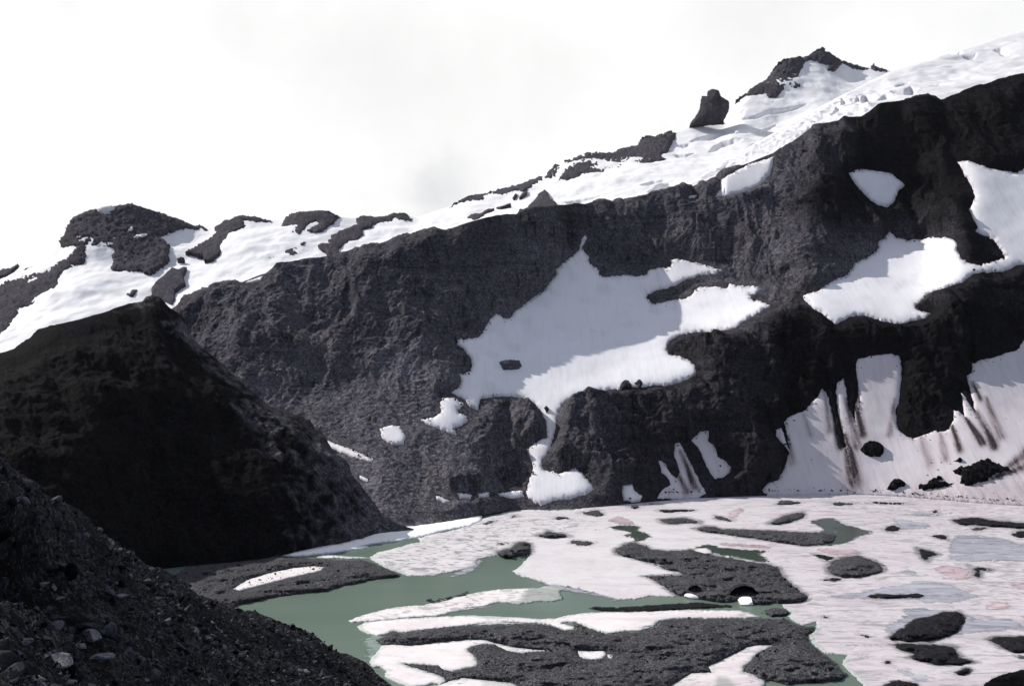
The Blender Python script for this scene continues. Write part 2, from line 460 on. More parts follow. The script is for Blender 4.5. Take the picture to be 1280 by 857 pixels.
# ---- polygons of the snow on the ridge -------------------------------------------------
snow1 = R4([(565, 12), (572, 20), (562, 38), (556, 55), (560, 72), (578, 90), (580, 110), (598, 130), (612, 135), (616, 158), (640, 166),
  (680, 163), (720, 160), (760, 165), (790, 158), (798, 142), (830, 132), (868, 134), (886, 118), (884, 103), (905, 100), (940, 108),
  (975, 112), (1000, 122), (1030, 128), (1036, 134), (1070, 138), (1060, 150), (1030, 155), (985, 160), (940, 175), (900, 195), (870, 205),
  (830, 215), (800, 230), (793, 245), (815, 265), (850, 262), (890, 252), (930, 248), (960, 235), (972, 218), (990, 202), (1020, 203),
  (1055, 205), (1090, 208), (1100, 195), (1150, 200), (1195, 200), (1218, 210), (1205, 222), (1172, 232), (1180, 248), (1215, 258),
  (1245, 268), (1248, 275), (1222, 285), (1210, 298), (1180, 312), (1150, 330), (1125, 352), (1100, 362), (1060, 362), (1020, 370),
  (985, 370), (950, 372), (915, 382), (880, 400), (868, 420), (870, 450), (905, 456), (945, 470), (970, 490), (975, 510), (972, 528),
  (940, 545), (900, 560), (860, 568), (825, 565), (790, 572), (760, 578), (740, 572), (700, 580), (650, 585), (610, 590), (560, 605),
  (520, 615), (490, 635), (470, 660), (462, 690), (455, 740), (448, 765), (438, 790)]) + [
  (686, 565), (676, 578), (680, 588), (699, 592), (719, 585), (734, 597), (742, 611), (736, 617), (710, 623), (690, 625), (675, 631),
  (661, 622), (658, 614), (662, 600), (667, 583), (660, 565), (658, 561), (675, 550), (684, 547), (682, 527), (677, 517), (668, 506),
  (655, 498), (638, 495), (614, 496), (601, 498), (598, 505), (598, 512), (587, 508), (582, 500), (572, 494), (565, 490), (574, 484),
  (577, 477), (575, 469), (587, 464), (590, 456), (587, 446), (579, 435), (570, 429), (574, 424), (591, 424), (604, 417), (608, 407),
  (619, 392), (635, 398), (645, 388), (662, 375), (679, 363), (689, 351), (696, 342), (695, 336), (706, 327), (719, 317), (725, 312),
  (726, 305), (728, 298)]
apron = UH([(-30, 690), (0, 655), (50, 640), (75, 590), (95, 540), (105, 510), (100, 490), (70, 460), (40, 420), (40, 390), (65, 378),
  (80, 420), (100, 480), (106, 488), (98, 420), (80, 355), (95, 330), (150, 305), (190, 290), (215, 255), (250, 220), (270, 185),
  (290, 200), (303, 240), (315, 290), (335, 350), (348, 410), (375, 478), (388, 475), (380, 430), (365, 370), (350, 290), (340, 200),
  (345, 155), (375, 132), (388, 180), (395, 230), (410, 290), (437, 350), (432, 290), (450, 225), (458, 260), (450, 150), (440, 80),
  (445, 40), (500, 22), (555, 15), (610, 10), (655, 18), (665, 60), (668, 110), (655, 250), (640, 280), (640, 350), (655, 390),
  (690, 420), (725, 435), (780, 415), (835, 395), (880, 400), (905, 385), (915, 365), (930, 340), (928, 290), (955, 300), (985, 320),
  (975, 260), (968, 205), (990, 230), (1010, 270), (1040, 305), (1030, 260), (1010, 190), (993, 120), (1020, 105), (1020, 60),
  (1060, 40), (1120, 30), (1180, 10), (1250, -10), (1290, -80), (1600, -160), (1900, -140), (1900, 815), (1400, 785), (1160, 765), (970, 745), (820, 732), (640, 722), (400, 716), (100, 716), (0, 716)])
basin = UG([(450, 535), (500, 580), (570, 590), (640, 585), (720, 575), (790, 570), (840, 585), (870, 605), (865, 645), (895, 710),
  (940, 730), (1010, 748), (1090, 725), (1165, 705), (1140, 650), (1115, 610), (1060, 570), (980, 540), (990, 510), (960, 440),
  (945, 400), (975, 340), (970, 290), (945, 230), (910, 180), (875, 115), (940, 100), (1000, 125), (1080, 155), (1180, 170),
  (1240, 180), (1280, 150), (1500, 90), (1900, 60), (1900, 620), (1500, 720), (1290, 745), (1240, 740), (1200, 770), (1140, 785), (1040, 785), (960, 805), (900, 850)]) + [
  (1161, 367), (1143, 385), (1165, 392), (1157, 398), (1125, 405), (1100, 401), (1081, 394), (1063, 396), (1045, 405), (1031, 394),
  (1018, 387), (1005, 374), (1004, 369), (1024, 363), (1042, 351), (1060, 343), (1067, 334)] + UG([(235, 735), (335, 690), (385, 640), (380, 605), (420, 575)])
ridge_snow = [
 (snow1, 'large white snowfield in the middle of the dark ridge, its tongue reaching the lake', 'snowfield', dict(sx=3.5)),
 (apron, 'dirt-streaked snow slope with fingers reaching up between black cliffs beside the icy lake', 'snow slope', dict(sx=2.2, mat=M_apron, lift=2.5, amp=.8)),
 (basin, 'broad snow basin under the ridge top at the right edge, above the black cliff band', 'snowfield', dict(sx=4)),
 (UG([(205, 180), (260, 155), (330, 162), (400, 170), (460, 182), (500, 215), (545, 250), (530, 270), (512, 275), (490, 330), (470, 370),
   (435, 390), (390, 380), (340, 350), (290, 300), (245, 250)]), 'isolated shield-shaped snow patch high on the black rock of the ridge', 'snow patch', dict(amp=.6)),
 ([(892, 247), (901, 236), (901, 225), (912, 219), (935, 206), (967, 197), (965, 208), (963, 217), (950, 232), (931, 240), (909, 246)],
   'sunlit snow patch on the very crest of the ridge, touching the glacier behind', 'snow patch', dict(amp=.7)),
 ([(861, 245), (871, 244), (869, 248), (861, 248)], 'tiny bright snow speck on the ridge crest left of the crest snow patch', 'snow patch', dict(amp=.3, sx=2)),
 ([(307, 353), (320, 348), (329, 345), (326, 351), (315, 353.5)], 'thin snow sliver on the ridge crest far left, just above the black hill', 'snow patch', dict(amp=.3, sx=2)),
 ([(553, 497), (571, 498), (579, 506), (571, 512), (574, 517), (583, 520), (584, 527), (575, 532), (567, 534), (571, 543), (560, 540), (550, 536),
   (538, 532), (527, 525), (543, 521), (551, 515), (551, 505)], 'ragged snow patch just left below the main snowfield on dark scree', 'snow patch', {}),
 ([(475, 535), (490, 532), (500, 533), (507, 545), (505, 555), (490, 555), (478, 548)], 'small oval snow patch on the dark scree left of the ragged one', 'snow patch', dict(amp=.7, sx=3)),
 ([(404, 549), (420, 555), (440, 562), (467, 574), (465, 577.5), (440, 571), (415, 561), (404, 553)], 'long thin diagonal snow streak beside the edge of the black hill', 'snow patch', dict(amp=.6, sx=2.5)),
 ([(450, 594), (457, 597), (464, 601), (459, 602), (450, 597.5)], 'short snow sliver on scree below the long diagonal streak', 'snow patch', dict(amp=.4, sx=2)),
 ([(545, 620), (553, 622), (563, 627), (555, 628.5), (546, 624)], 'leftmost and lowest of the small snow scraps above the lake shore', 'snow patch', dict(amp=.5, sx=2)),
 ([(571, 617), (580, 616), (590, 619), (588, 624), (574, 623)], 'second small snow scrap from the left above the lake shore', 'snow patch', dict(amp=.5, sx=2)),
 ([(597, 617), (612, 615), (611, 621), (598, 622)], 'third small snow scrap from the left above the lake shore', 'snow patch', dict(amp=.5, sx=2)),
 ([(623, 617), (640, 614), (653, 613), (655, 620), (640, 622), (626, 619)], 'widest of the snow scraps in a row, next to the snow tongue', 'snow patch', dict(amp=.5, sx=2)),
 ([(875, 539), (886, 538), (886, 551), (893, 557), (897, 570), (908, 577), (914, 584), (913, 591), (904, 597), (893, 598.5), (886, 589), (879, 573), (872, 559), (864, 551)],
   'snow strip with a rounded foot hanging on the black cliff above the lake', 'snow patch', dict(mat=M_apron, amp=.7, sx=2.5)),
 ([(823, 575), (830, 578), (838, 592), (846, 598), (850, 590), (843, 570), (843, 555), (850, 553), (858, 570), (866, 585), (876, 605), (882, 616),
   (872, 622), (845, 623), (822, 622), (828, 612), (838, 606), (836, 598), (828, 590)], 'dirty forked snow gully in the black cliff, left of the hanging strip', 'snow patch', dict(mat=M_apron, amp=.7, sx=2)),
 ([(778, 607), (790, 605), (793, 613), (803, 620), (800, 626), (790, 627), (780, 624), (777, 614)], 'small snow patch at the cliff foot touching the lake ice', 'snow patch', dict(amp=.6, sx=2)),
]

# ---- main ridge ------------------------------------------------------------------------
ridge_crest = [(100, 470), (150, 432), (200, 398), (225, 386), (250, 368), (268, 355), (285, 353), (300, 354), (318, 346), (332, 341), (345, 327), (365, 325), (400, 321), (430, 315), (447, 311),
  (490, 304), (520, 297), (545, 290), (560, 288), (582, 280), (605, 271), (622, 268), (632, 267), (645, 268), (665, 261), (690, 258), (720, 254), (740, 253), (757, 252),
  (780, 256), (790, 251), (812, 243), (835, 237), (855, 234), (868, 237), (880, 232), (897, 227), (902, 229), (905, 216), (937, 203), (967, 191),
  (982, 180), (1002, 168), (1023, 157), (1047, 151), (1055, 145), (1066, 147), (1077, 146), (1088, 138), (1096, 131), (1101, 128.5), (1130, 126.5), (1158, 123), (1166, 125.5),
  (1175, 131), (1189, 121), (1211, 111), (1239, 103), (1247, 99), (1280, 94), (1350, 70), (1500, 30)]
ridge_knots = {
 100: [(640, 1180), (570, 1280), (500, 1400), (470, 1480)], 300: [(645, 1150), (520, 1310), (430, 1440), (353, 1560)],
 470: [(664, 1058), (560, 1230), (430, 1440), (308, 1600)], 570: [(652, 1114), (530, 1300), (430, 1460), (283, 1630)],
 640: [(638, 1190), (500, 1400), (390, 1570), (267, 1670)], 690: [(636, 1198), (498, 1400), (345, 1650), (259, 1715)], 735: [(635, 1205), (496, 1400), (312, 1750), (255, 1840)],
 800: [(629, 1241), (478, 1425), (345, 1730), (250, 1860)], 870: [(623, 1280), (465, 1440), (335, 1740), (238, 1890)],
 950: [(620, 1300), (405, 1520), (352, 1690), (203, 1920)], 1010: [(619, 1306), (385, 1530), (370, 1580), (164, 1940)],
 1060: [(618, 1313), (398, 1510), (340, 1660), (147, 1960)], 1110: [(620, 1300), (402, 1510), (295, 1760), (128, 1980)],
 1165: [(624, 1273), (392, 1520), (300, 1740), (125, 1990)], 1205: [(628, 1247), (350, 1560), (215, 1800), (114, 2000)],
 1280: [(633, 1217), (335, 1600), (212, 1820), (94, 2000)], 1500: [(640, 1177), (300, 1640), (180, 1850), (30, 2000)]}
RIDGE = surface(ridge_knots, ridge_crest, 110, 1490, 1.25, 380, colsm=16, rowsm=.03, backs=((40, -25), (160, -130), (420, -330)))
RIDGE['bvh'] = bvh_of(RIDGE)
def build_ridge():
    V = RIDGE['V']; n = normals(V); px, py = RIDGE['px'], RIDGE['py']
    sd = np.full(px.shape, -1e3)
    for poly, *_ in ridge_snow: sd = np.maximum(sd, sdist(rough(poly, 1.2, 3), px, py))
    P = V.reshape(-1, 3)
    pxr, pyr = px.ravel(), py.ravel()
    cl = sstep(660, 780, pxr) * sstep(330, 440, pyr)          # the lower cliffs are bolder and blockier
    warp = 24 * fbm(P / 90, 3)
    folds = fbm(np.stack([P[:, 0] / 150, P[:, 1] / 230, P[:, 2] / 300], 1), 3) * 26
    ribs = ridged(np.stack([(P[:, 0] + warp) / 75, P[:, 1] / 260, P[:, 2] / 240], 1), 3) * 12
    ribs2 = ridged(np.stack([(P[:, 0] + .6 * warp) / 26, P[:, 1] / 120, P[:, 2] / 85], 1), 3) * 4
    wv = P[:, 2] + .32 * P[:, 0] + warp * .8 + 5 * fbm(P / 25, 2)
    u = wv / 24 % 1.0
    ledge = (np.where(u < .8, u / .8, (1 - u) / .2) - .5) * 5 * sstep(-.3, .3, fbm(P / 120 + 9, 2))
    blocks = ridged(P / 15, 3) * 2.2
    small = fbm(P / 4.5, 3) * 1.5
    d = folds * (1 - .2 * cl) + ribs * (1 + .1 * cl) + ribs2 * (1 + .6 * cl) + ledge * (1 + .8 * cl) + blocks * (.7 + 1.2 * cl) + small
    d = d.reshape(px.shape)
    fan = sstep(430, 520, py + (px - 400) * .12) * sstep(640, 540, px)
    d = d * (1 - .75 * fan) + fan * (fbm(P / [7, 7, 4], 3) * 1.1 + ridged(np.stack([(P[:, 0] + P[:, 2] * .9) / 16, P[:, 1] / 160, P[:, 2] / 200], 1), 3) * 1.6).reshape(px.shape)
    fade = sstep(0, 16 + 8 * cl.reshape(px.shape), -sd)                                   # calm under and next to snow
    tt = RIDGE['t'][:, None]
    edge = 1 - .72 * np.exp(-((tt - 1) / .035) ** 2)
    bottom = sstep(0, .06, tt) * .9 + .1
    d = d * (.08 + .92 * fade) * edge * bottom - 2.5 * sstep(-2, 2, sd)
    W = V + n * d[..., None]
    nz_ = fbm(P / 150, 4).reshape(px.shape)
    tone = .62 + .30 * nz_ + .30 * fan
    knob = sstep(985, 1065, px + 45 * nz_ + .35 * (py - 200)) * sstep(330, 260, py)      # right hand knob, its shade painted into the rock tone
    low = sstep(690, 830, px + 60 * nz_) * sstep(360, 440, py + 40 * nz_)                # cliff band over the lake, shade painted in as darker tone
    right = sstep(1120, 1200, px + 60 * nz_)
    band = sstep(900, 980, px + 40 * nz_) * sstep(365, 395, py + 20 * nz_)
    tone = tone * (1 - .93 * np.maximum(np.maximum(knob, .76 * low), np.maximum(right * .92, band)))  # painted shade: these masks blacken the parts turned from the sun
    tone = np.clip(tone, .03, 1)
    r, c = px.shape
    o = mesh('ridge', W.reshape(-1, 3), grid_faces(r, c), M_ridge, attrs={'tone': tone.ravel()})
    tag(o, 'long dark rocky ridge rising to the right behind the lake, with snow in its bowls', 'ridge', kind='structure')
build_ridge()
STREAKS = [((1046, 520), (1052, 555), 1.0, 6), ((1056, 545), (1066, 592), .9, 9), ((1063, 575), (1068, 603), .55, 14), ((1040, 505), (1050, 560), .7, 6), ((1030, 490), (1036, 540), .35, 5),
  ((1068, 500), (1078, 545), .6, 7), ((1058, 500), (1070, 560), .45, 8), ((1118, 500), (1112, 545), .35, 5), ((1207, 525), (1228, 555), .8, 6), ((1220, 515), (1242, 560), .7, 7), ((1190, 533), (1200, 565), .6, 6), ((1175, 540), (1182, 575), .35, 7),
  ((1150, 540), (1162, 580), .25, 9), ((1232, 500), (1250, 548), .4, 7), ((1215, 480), (1225, 500), .5, 5), ((985, 545), (990, 580), .3, 5), ((1004, 520), (1012, 545), .2, 5), ((1255, 590), (1300, 555), .55, 10), ((1240, 600), (1280, 585), .5, 7),
  ((850, 565), (868, 610), .6, 6), ((842, 585), (858, 615), .5, 6)]
def apron_dirt(X, Y):
    d = np.zeros(X.shape)
    for (x1, y1), (x2, y2), a, w in STREAKS:
        dx, dy = x2 - x1, y2 - y1; t = np.clip(((X - x1) * dx + (Y - y1) * dy) / (dx * dx + dy * dy), 0, 1)
        r = np.hypot(X - x1 - t * dx, Y - y1 - t * dy)
        d = np.maximum(d, a * np.exp(-(r / (.78 * w * (.5 + .6 * t))) ** 2))
    return np.clip(d * 1.45 + .12 + .25 * sstep(575, 625, Y) * sstep(1080, 1180, X), 0, 1)
for poly, lab, cat, kw in ridge_snow:
    if kw.get('mat') is M_apron: kw = dict(kw, dirt=apron_dirt)
    snow_patch(RIDGE, poly, lab, cat, 'snow patches on the dark ridge', 'snowfield' if cat == 'snowfield' else ('snow_slope' if cat == 'snow slope' else 'snow_patch'), **kw)

MARGIN = []
def margin_stones():
    r = np.random.default_rng(21); pts, sz = [], []
    for poly, lab, cat, kw in ridge_snow:
        Q = rough(poly, 1.2, 1.5); c = Q.mean(0)
        n = int(len(Q) * .45)
        B = Q[r.integers(0, len(Q), n)] + r.normal(size=(n, 2)) * 1.0
        off = r.exponential(2.2, n) * (3.2 if kw.get('mat') is M_apron else 1)
        B = B + np.stack([r.normal(size=n) * .6, off * .8], 1)
        B = B[inside(Q, B[:, 0], B[:, 1]) & (B[:, 0] < 1330)]
        pts.append(B); sz.append(np.minimum(.55 * (1 + r.pareto(2.4, len(B))), 2.0))
    X = r.uniform(960, 1290, 420); Y = r.uniform(520, 632, 420)
    A = np.array(apron); m = inside(A, X, Y) & (r.random(420) < .25 + .75 * apron_dirt(X, Y))
    pts.append(np.stack([X[m], Y[m]], 1)); sz.append(np.minimum(.5 * (1 + r.pareto(2.2, m.sum())), 1.6))
    X = r.uniform(830, 1300, 260); pts.append(np.stack([X, np.interp(X, [820, 1000, 1100, 1200, 1290], [619, 616, 617, 625, 631]) - 1.5 - r.exponential(1.5, 260)], 1)); sz.append(np.minimum(.5 * (1 + r.pareto(2.2, 260)), 1.8))
    p, n = drape(RIDGE, np.vstack(pts))
    MARGIN.extend(zip(p + n * 2.4, np.concatenate(sz)))
margin_stones()
# ---- far snowy mountain ----------------------------------------------------------------
far_crest = [(-200, 352), (0, 322), (30, 313), (60, 304), (74, 298), (80, 290), (84, 281), (92, 271), (105, 265), (125, 261), (146, 256), (165, 254), (183, 260), (205, 267), (225, 274), (240, 281), (258, 284),
  (268, 282), (282, 273), (300, 270), (312, 270), (335, 275), (350, 275), (366, 266), (395, 263), (412, 265), (425, 271), (445, 272), (455, 269), (484, 270), (498, 266), (509, 268), (517, 274), (530, 271), (540, 264), (560, 260),
  (575, 251), (590, 244), (612, 241), (632, 235), (660, 226), (681, 219), (684, 215), (694, 205), (707, 206), (712, 200), (724, 195), (734, 191), (765, 191), (774, 186), (798, 181), (802, 173), (810, 171),
  (838, 165), (846, 167), (855, 162), (866, 153), (890, 152), (912, 147), (920, 125), (930, 119), (942, 109), (960, 98), (975, 77), (983, 73), (1000, 71), (1015, 68), (1028, 60), (1036, 67), (1045, 72), (1055, 77), (1076, 84),
  (1088, 86), (1092, 81), (1101, 86), (1113, 90), (1180, 92), (1300, 95), (1500, 100)]
far_knots = {
 -200: [(470, 2150), (430, 2400), (390, 2650), (352, 3000)], 0: [(470, 2150), (420, 2380), (365, 2700), (322, 3050)], 80: [(470, 2150), (400, 2400), (340, 2700), (288, 2950)],
 150: [(470, 2150), (390, 2450), (325, 2760), (255, 2950)], 240: [(470, 2150), (380, 2450), (320, 2750), (282, 3050)], 400: [(450, 2150), (345, 2500), (310, 2750), (264, 3000)],
 520: [(430, 2150), (330, 2500), (300, 2750), (272, 3100)], 690: [(400, 2200), (300, 2500), (250, 2950), (210, 3400)], 840: [(380, 2200), (260, 2650), (205, 3250), (166, 3650)],
 912: [(360, 2300), (240, 2700), (190, 3350), (147, 3900)], 980: [(350, 2300), (220, 2800), (150, 3800), (75, 4200)], 1030: [(340, 2300), (200, 2900), (130, 3850), (60, 4250)],
 1110: [(330, 2300), (200, 2900), (130, 3850), (90, 4250)], 1500: [(330, 2300), (200, 2900), (140, 3850), (100, 4250)]}
FAR = surface(far_knots, far_crest, -200, 1320, 1.6, 300, colsm=22, rowsm=.02, crestsm=9, backs=((60, -40), (400, -300), (900, -800)))
FAR['bvh'] = bvh_of(FAR)
GROOVES = [UE([(115, 665), (200, 640), (260, 625), (390, 618), (385, 635), (300, 645), (230, 662), (170, 660)]), UE([(230, 722), (300, 690), (380, 678), (430, 678), (330, 705), (260, 720)]),
  UE([(400, 632), (470, 612), (560, 600), (640, 570), (560, 608), (450, 630)]), UE([(20, 750), (80, 752), (135, 742), (80, 765), (30, 765)]), UE([(440, 522), (520, 512), (600, 480), (680, 475), (830, 452), (740, 478), (600, 500), (520, 525)]),
  UE([(345, 500), (400, 492), (450, 480), (420, 505), (370, 510)]), UE([(350, 790), (440, 735), (520, 690), (600, 645), (640, 630), (560, 690), (450, 750), (380, 785)]), UE([(30, 685), (70, 685), (105, 682), (70, 692)]),
  UD([(235, 535), (300, 522), (450, 515), (380, 528), (300, 545), (340, 556), (290, 552)]), UD([(695, 465), (760, 440), (840, 432), (790, 455), (740, 470)]), UD([(740, 500), (800, 470), (870, 450), (850, 478), (790, 495)]), UD([(915, 265), (960, 268), (1020, 252), (970, 272)]), UD([(920, 192), (985, 192), (960, 198)])]
DOMEG = [UF([(805, 180), (840, 170), (945, 165), (900, 178), (830, 186)]), UF([(915, 190), (985, 182), (950, 198)]), UF([(1095, 160), (1140, 150), (1185, 165), (1170, 180), (1130, 168)]), UF([(590, 235), (660, 215), (745, 202), (700, 222)]),
  UF([(800, 330), (890, 332), (830, 340)]), UF([(680, 375), (760, 372), (840, 376), (760, 384)]), UF([(495, 375), (540, 362), (570, 360), (520, 378)]), UF([(465, 432), (540, 425), (600, 415), (540, 440)]), UF([(270, 480), (300, 445), (370, 445), (370, 470), (300, 490)]), UF([(545, 440), (580, 412), (625, 415), (590, 440)]),
  UF([(160, 505), (165, 465), (185, 480), (180, 505)]), UF([(100, 560), (130, 520), (150, 515), (120, 560)]), UF([(250, 480), (260, 455), (270, 470), (265, 485)]), UF([(380, 475), (430, 450), (490, 455), (450, 475)])]
def snow_mass(S_, name, label, cat, grooves, rough_zone=None, gd=20.):
    V = S_['V']; n = normals(V); px, py = S_['px'], S_['py']; P = V.reshape(-1, 3)
    d = (fbm(P / 320, 4) * 16 + fbm(P / 70, 3) * 3.0).reshape(px.shape)
    d = d * (1 - .85 * np.exp(-((S_['t'][:, None] - 1) / .05) ** 2))
    for g in grooves: d = d - gd * sstep(-1.2, 1.6, sdist(rough(g, .6, 2), px, py))
    if rough_zone is not None:
        z = sstep(-4, 6, sdist(np.array(rough_zone, float), px, py, 15))
        d = d + z * (ridged(P / [38, 55, 30], 4).reshape(px.shape) * 9 + fbm(P / 14, 2).reshape(px.shape) * 3)
    W = V + n * d[..., None]
    o = mesh(name, W.reshape(-1, 3), grid_faces(*px.shape), M_firn if name == 'glacier' else M_farsnow, attrs={'dirt': np.zeros(px.size)})
    return tag(o, label, cat, kind='structure')
snow_mass(FAR, 'mountain', 'far snow-covered mountain behind the ridge, running from the left edge up to the rocky summit', 'mountain', GROOVES)
dome_crest = [(760, 272), (800, 258), (850, 235), (900, 205), (960, 170), (1020, 137), (1060, 115), (1110, 91), (1150, 77), (1200, 63), (1280, 38), (1500, -25)]
dome_knots = {760: [(330, 2100), (300, 2200), (272, 2400)], 900: [(280, 2120), (235, 2400), (205, 2750)], 1000: [(230, 2130), (185, 2450), (148, 3100)], 1100: [(190, 2150), (145, 2600), (96, 3550)],
  1280: [(160, 2200), (100, 2900), (38, 4300)], 1500: [(120, 2250), (60, 3000), (-25, 4700)]}
DOME = surface(dome_knots, dome_crest, 770, 1490, 1.6, 200, colsm=25, rowsm=.06, backs=((200, -30), (600, -200), (1400, -900)))
serac = [(860, 235), (900, 205), (930, 190), (960, 172), (1000, 150), (1040, 128), (1060, 118), (1090, 110), (1100, 122), (1090, 140), (1060, 150), (1010, 165), (970, 192), (930, 206)]
snow_mass(DOME, 'glacier', 'smooth white glacier dome at the upper right with crevasses, rising into bright cloud', 'glacier', DOMEG, serac, 20.)

far_rocks = [
 (UA([(365, 300), (400, 265), (410, 220), (450, 160), (500, 130), (560, 108), (620, 100), (690, 90), (720, 83), (760, 76), (810, 70), (850, 83), (900, 103), (960, 118), (1010, 133),
   (1060, 153), (1110, 168), (1150, 188), (1190, 206), (1250, 210), (1275, 228), (1200, 225), (1120, 222), (1070, 230), (1000, 260), (970, 268), (985, 280), (1020, 300), (1050, 330), (1030, 370), (1035, 410), (1000, 440),
   (960, 480), (930, 500), (890, 495), (880, 485), (800, 488), (740, 485), (680, 485), (700, 430), (685, 400), (705, 360), (660, 355), (600, 345), (550, 343), (540, 400), (525, 440), (450, 470), (400, 490), (360, 515),
   (365, 580), (400, 590), (350, 615), (300, 630), (270, 640), (255, 700), (230, 722), (180, 710), (150, 708), (110, 725), (105, 770), (60, 830), (20, 870), (-150, 920), (-250, 700), (0, 575), (60, 530), (120, 490),
   (200, 450), (240, 455), (280, 475), (320, 450), (380, 420), (430, 395), (455, 360), (460, 345), (380, 350), (375, 320)]),
   'big rounded rock knob crowning the far left mountain, its flank running down left', dict(bulge=14, nz=9, thick=30)),
 (UA([(-100, 500), (0, 480), (60, 465), (110, 440), (70, 490), (20, 520), (-100, 540)]), 'thin rock strip in the snow at the left edge of the far mountain', {}),
 (UB([(10, 365), (60, 340), (130, 305), (180, 270), (200, 235), (185, 215), (215, 200), (240, 185), (250, 172), (300, 158), (340, 147), (400, 148), (460, 158), (520, 173), (545, 185), (500, 187), (430, 184), (370, 177), (378, 210), (330, 235), (270, 265),
   (268, 295), (235, 320), (215, 380), (180, 415), (130, 420), (110, 385), (70, 380), (45, 368)]), 'diagonal rock rib hanging from the skyline right of the rounded knob', {}),
 (UB([(582, 240), (600, 205), (620, 170), (660, 128), (740, 123), (810, 112), (890, 118), (930, 138), (960, 155), (930, 170), (910, 195), (880, 225), (830, 250), (790, 245), (760, 235), (790, 215), (830, 195), (815, 182), (780, 190),
   (750, 215), (720, 250), (680, 275), (645, 290), (665, 260), (650, 240), (610, 235)]), 'forked flat-topped rock outcrop on the skyline between the diagonal rib and the ragged strip', {}),
 (UB([(500, 405), (515, 365), (530, 350), (570, 350), (610, 328), (650, 340), (695, 342), (660, 355), (690, 370), (670, 385), (640, 385), (610, 375), (570, 390), (540, 400)]), 'small rock island in the snow below the forked outcrop', dict(bulge=5, nz=3)),
 ([(397, 307), (405, 304), (413, 303), (409, 300), (416, 298), (414, 294), (425, 289), (439, 283), (447, 280), (445, 273), (455, 269), (470, 271), (484, 270), (486, 267), (490, 266), (498, 265.5), (508, 267), (513, 272), (517, 275), (506, 276), (494, 273), (486, 276.5),
   (478, 278), (460, 283), (453, 287), (452, 293), (446, 299), (430, 305), (424, 310), (422, 316), (412, 318), (405, 312)], 'ragged rock strip slanting down from the skyline notch toward the ridge', {}),
 (UC([(390, 495), (430, 463), (500, 428), (550, 410), (600, 406), (640, 398), (700, 376), (750, 368), (830, 346), (900, 320), (960, 297), (990, 291), (985, 312), (940, 337), (900, 362), (860, 387), (830, 380), (780, 395), (730, 412), (690, 405), (640, 415), (600, 440), (570, 445),
   (510, 445), (460, 460), (420, 480)]), 'long thin line of rock along the skyline left of the dark wall', dict(bulge=5, nz=3)),
 (UC([(310, 660), (350, 625), (400, 605), (430, 600), (445, 615), (410, 640), (390, 675), (340, 680)]), 'low rock hump in the snow just above the ridge crest, left of the speckled rocks', dict(bulge=5, nz=3)),
 (UC([(505, 560), (540, 530), (600, 520), (640, 500), (680, 495), (650, 515), (610, 530), (620, 540), (580, 560), (545, 580), (535, 562)]), 'largest of the rock flecks in the snow below the skyline rock line', dict(bulge=4, nz=3, amp=.7)),
 (UC([(470, 600), (500, 573), (507, 580), (480, 598)]), 'lowest small rock fleck left of the pointed rock', dict(bulge=3, nz=1, amp=.4)),
 (UC([(690, 487), (730, 480), (780, 463), (775, 472), (720, 492)]), 'narrow rock fleck just right of the largest fleck', dict(bulge=3, nz=1, amp=.4)),
 (UC([(793, 427), (808, 403), (822, 408), (802, 432)]), 'tiny rock fleck hanging under the skyline rock line', dict(bulge=3, nz=1, amp=.4)),
 (UC([(830, 430), (850, 400), (880, 385), (875, 400), (845, 427)]), 'slanted rock fleck between the tiny fleck and the dark wall', dict(bulge=3, nz=1, amp=.4)),
 (UC([(870, 520), (890, 480), (920, 445), (960, 400), (990, 382), (1010, 395), (1010, 425), (1050, 450), (1068, 480), (1066, 520)]), 'pointed triangular rock standing in snow right behind the ridge crest', dict(bulge=16, nz=4, thick=25)),
 (UD([(100, 412), (115, 380), (150, 335), (180, 318), (225, 330), (230, 298), (250, 290), (270, 298), (310, 266), (340, 272), (360, 249), (450, 252), (520, 247), (560, 225), (620, 212), (680, 198), (700, 157), (730, 147), (750, 152), (800, 139),
   (870, 121), (915, 132), (895, 180), (870, 210), (855, 245), (830, 275), (852, 290), (830, 305), (780, 310), (740, 340), (690, 342), (650, 360), (630, 385), (635, 410), (660, 425), (590, 440), (545, 440), (570, 425),
   (600, 410), (560, 400), (500, 395), (440, 400), (380, 385), (330, 385), (300, 400), (260, 412), (190, 415), (220, 370), (180, 385), (130, 405)]), 'long dark rock wall on the skyline left of the rock pinnacle', dict(bulge=14, nz=8, thick=30)),
 (UE([(390, 418), (440, 388), (500, 338), (560, 307), (600, 277), (605, 247), (650, 197), (690, 167), (740, 157), (790, 149), (805, 162), (860, 137), (900, 102), (930, 93), (950, 122), (975, 127), (1000, 152), (1050, 178), (1110, 198), (1170, 216), (1220, 228), (1240, 197)]) +
   [(1101, 85), (1114, 90), (1101, 92.5), (1087, 88.5), (1071, 86.5)] + UE([(1110, 225), (1050, 195), (1030, 210), (1010, 230), (965, 230), (965, 195), (930, 185), (880, 170), (815, 180), (800, 230), (785, 270), (800, 330), (795, 352), (740, 355), (725, 340),
   (700, 345), (670, 375), (640, 400), (600, 405), (570, 385), (510, 405), (450, 408), (410, 412)]), 'rocky summit peak with a sharp tip and jagged right-hand ridge above the glacier', dict(bulge=14, nz=9, thick=40)),
]
for poly, lab, kw in far_rocks:
    rock_patch(FAR, poly, lab, 'summit' if 'summit' in lab else 'rock outcrop', 'rock outcrops on the far mountain', 'rock_peak' if 'summit' in lab else 'rock_outcrop', **kw)
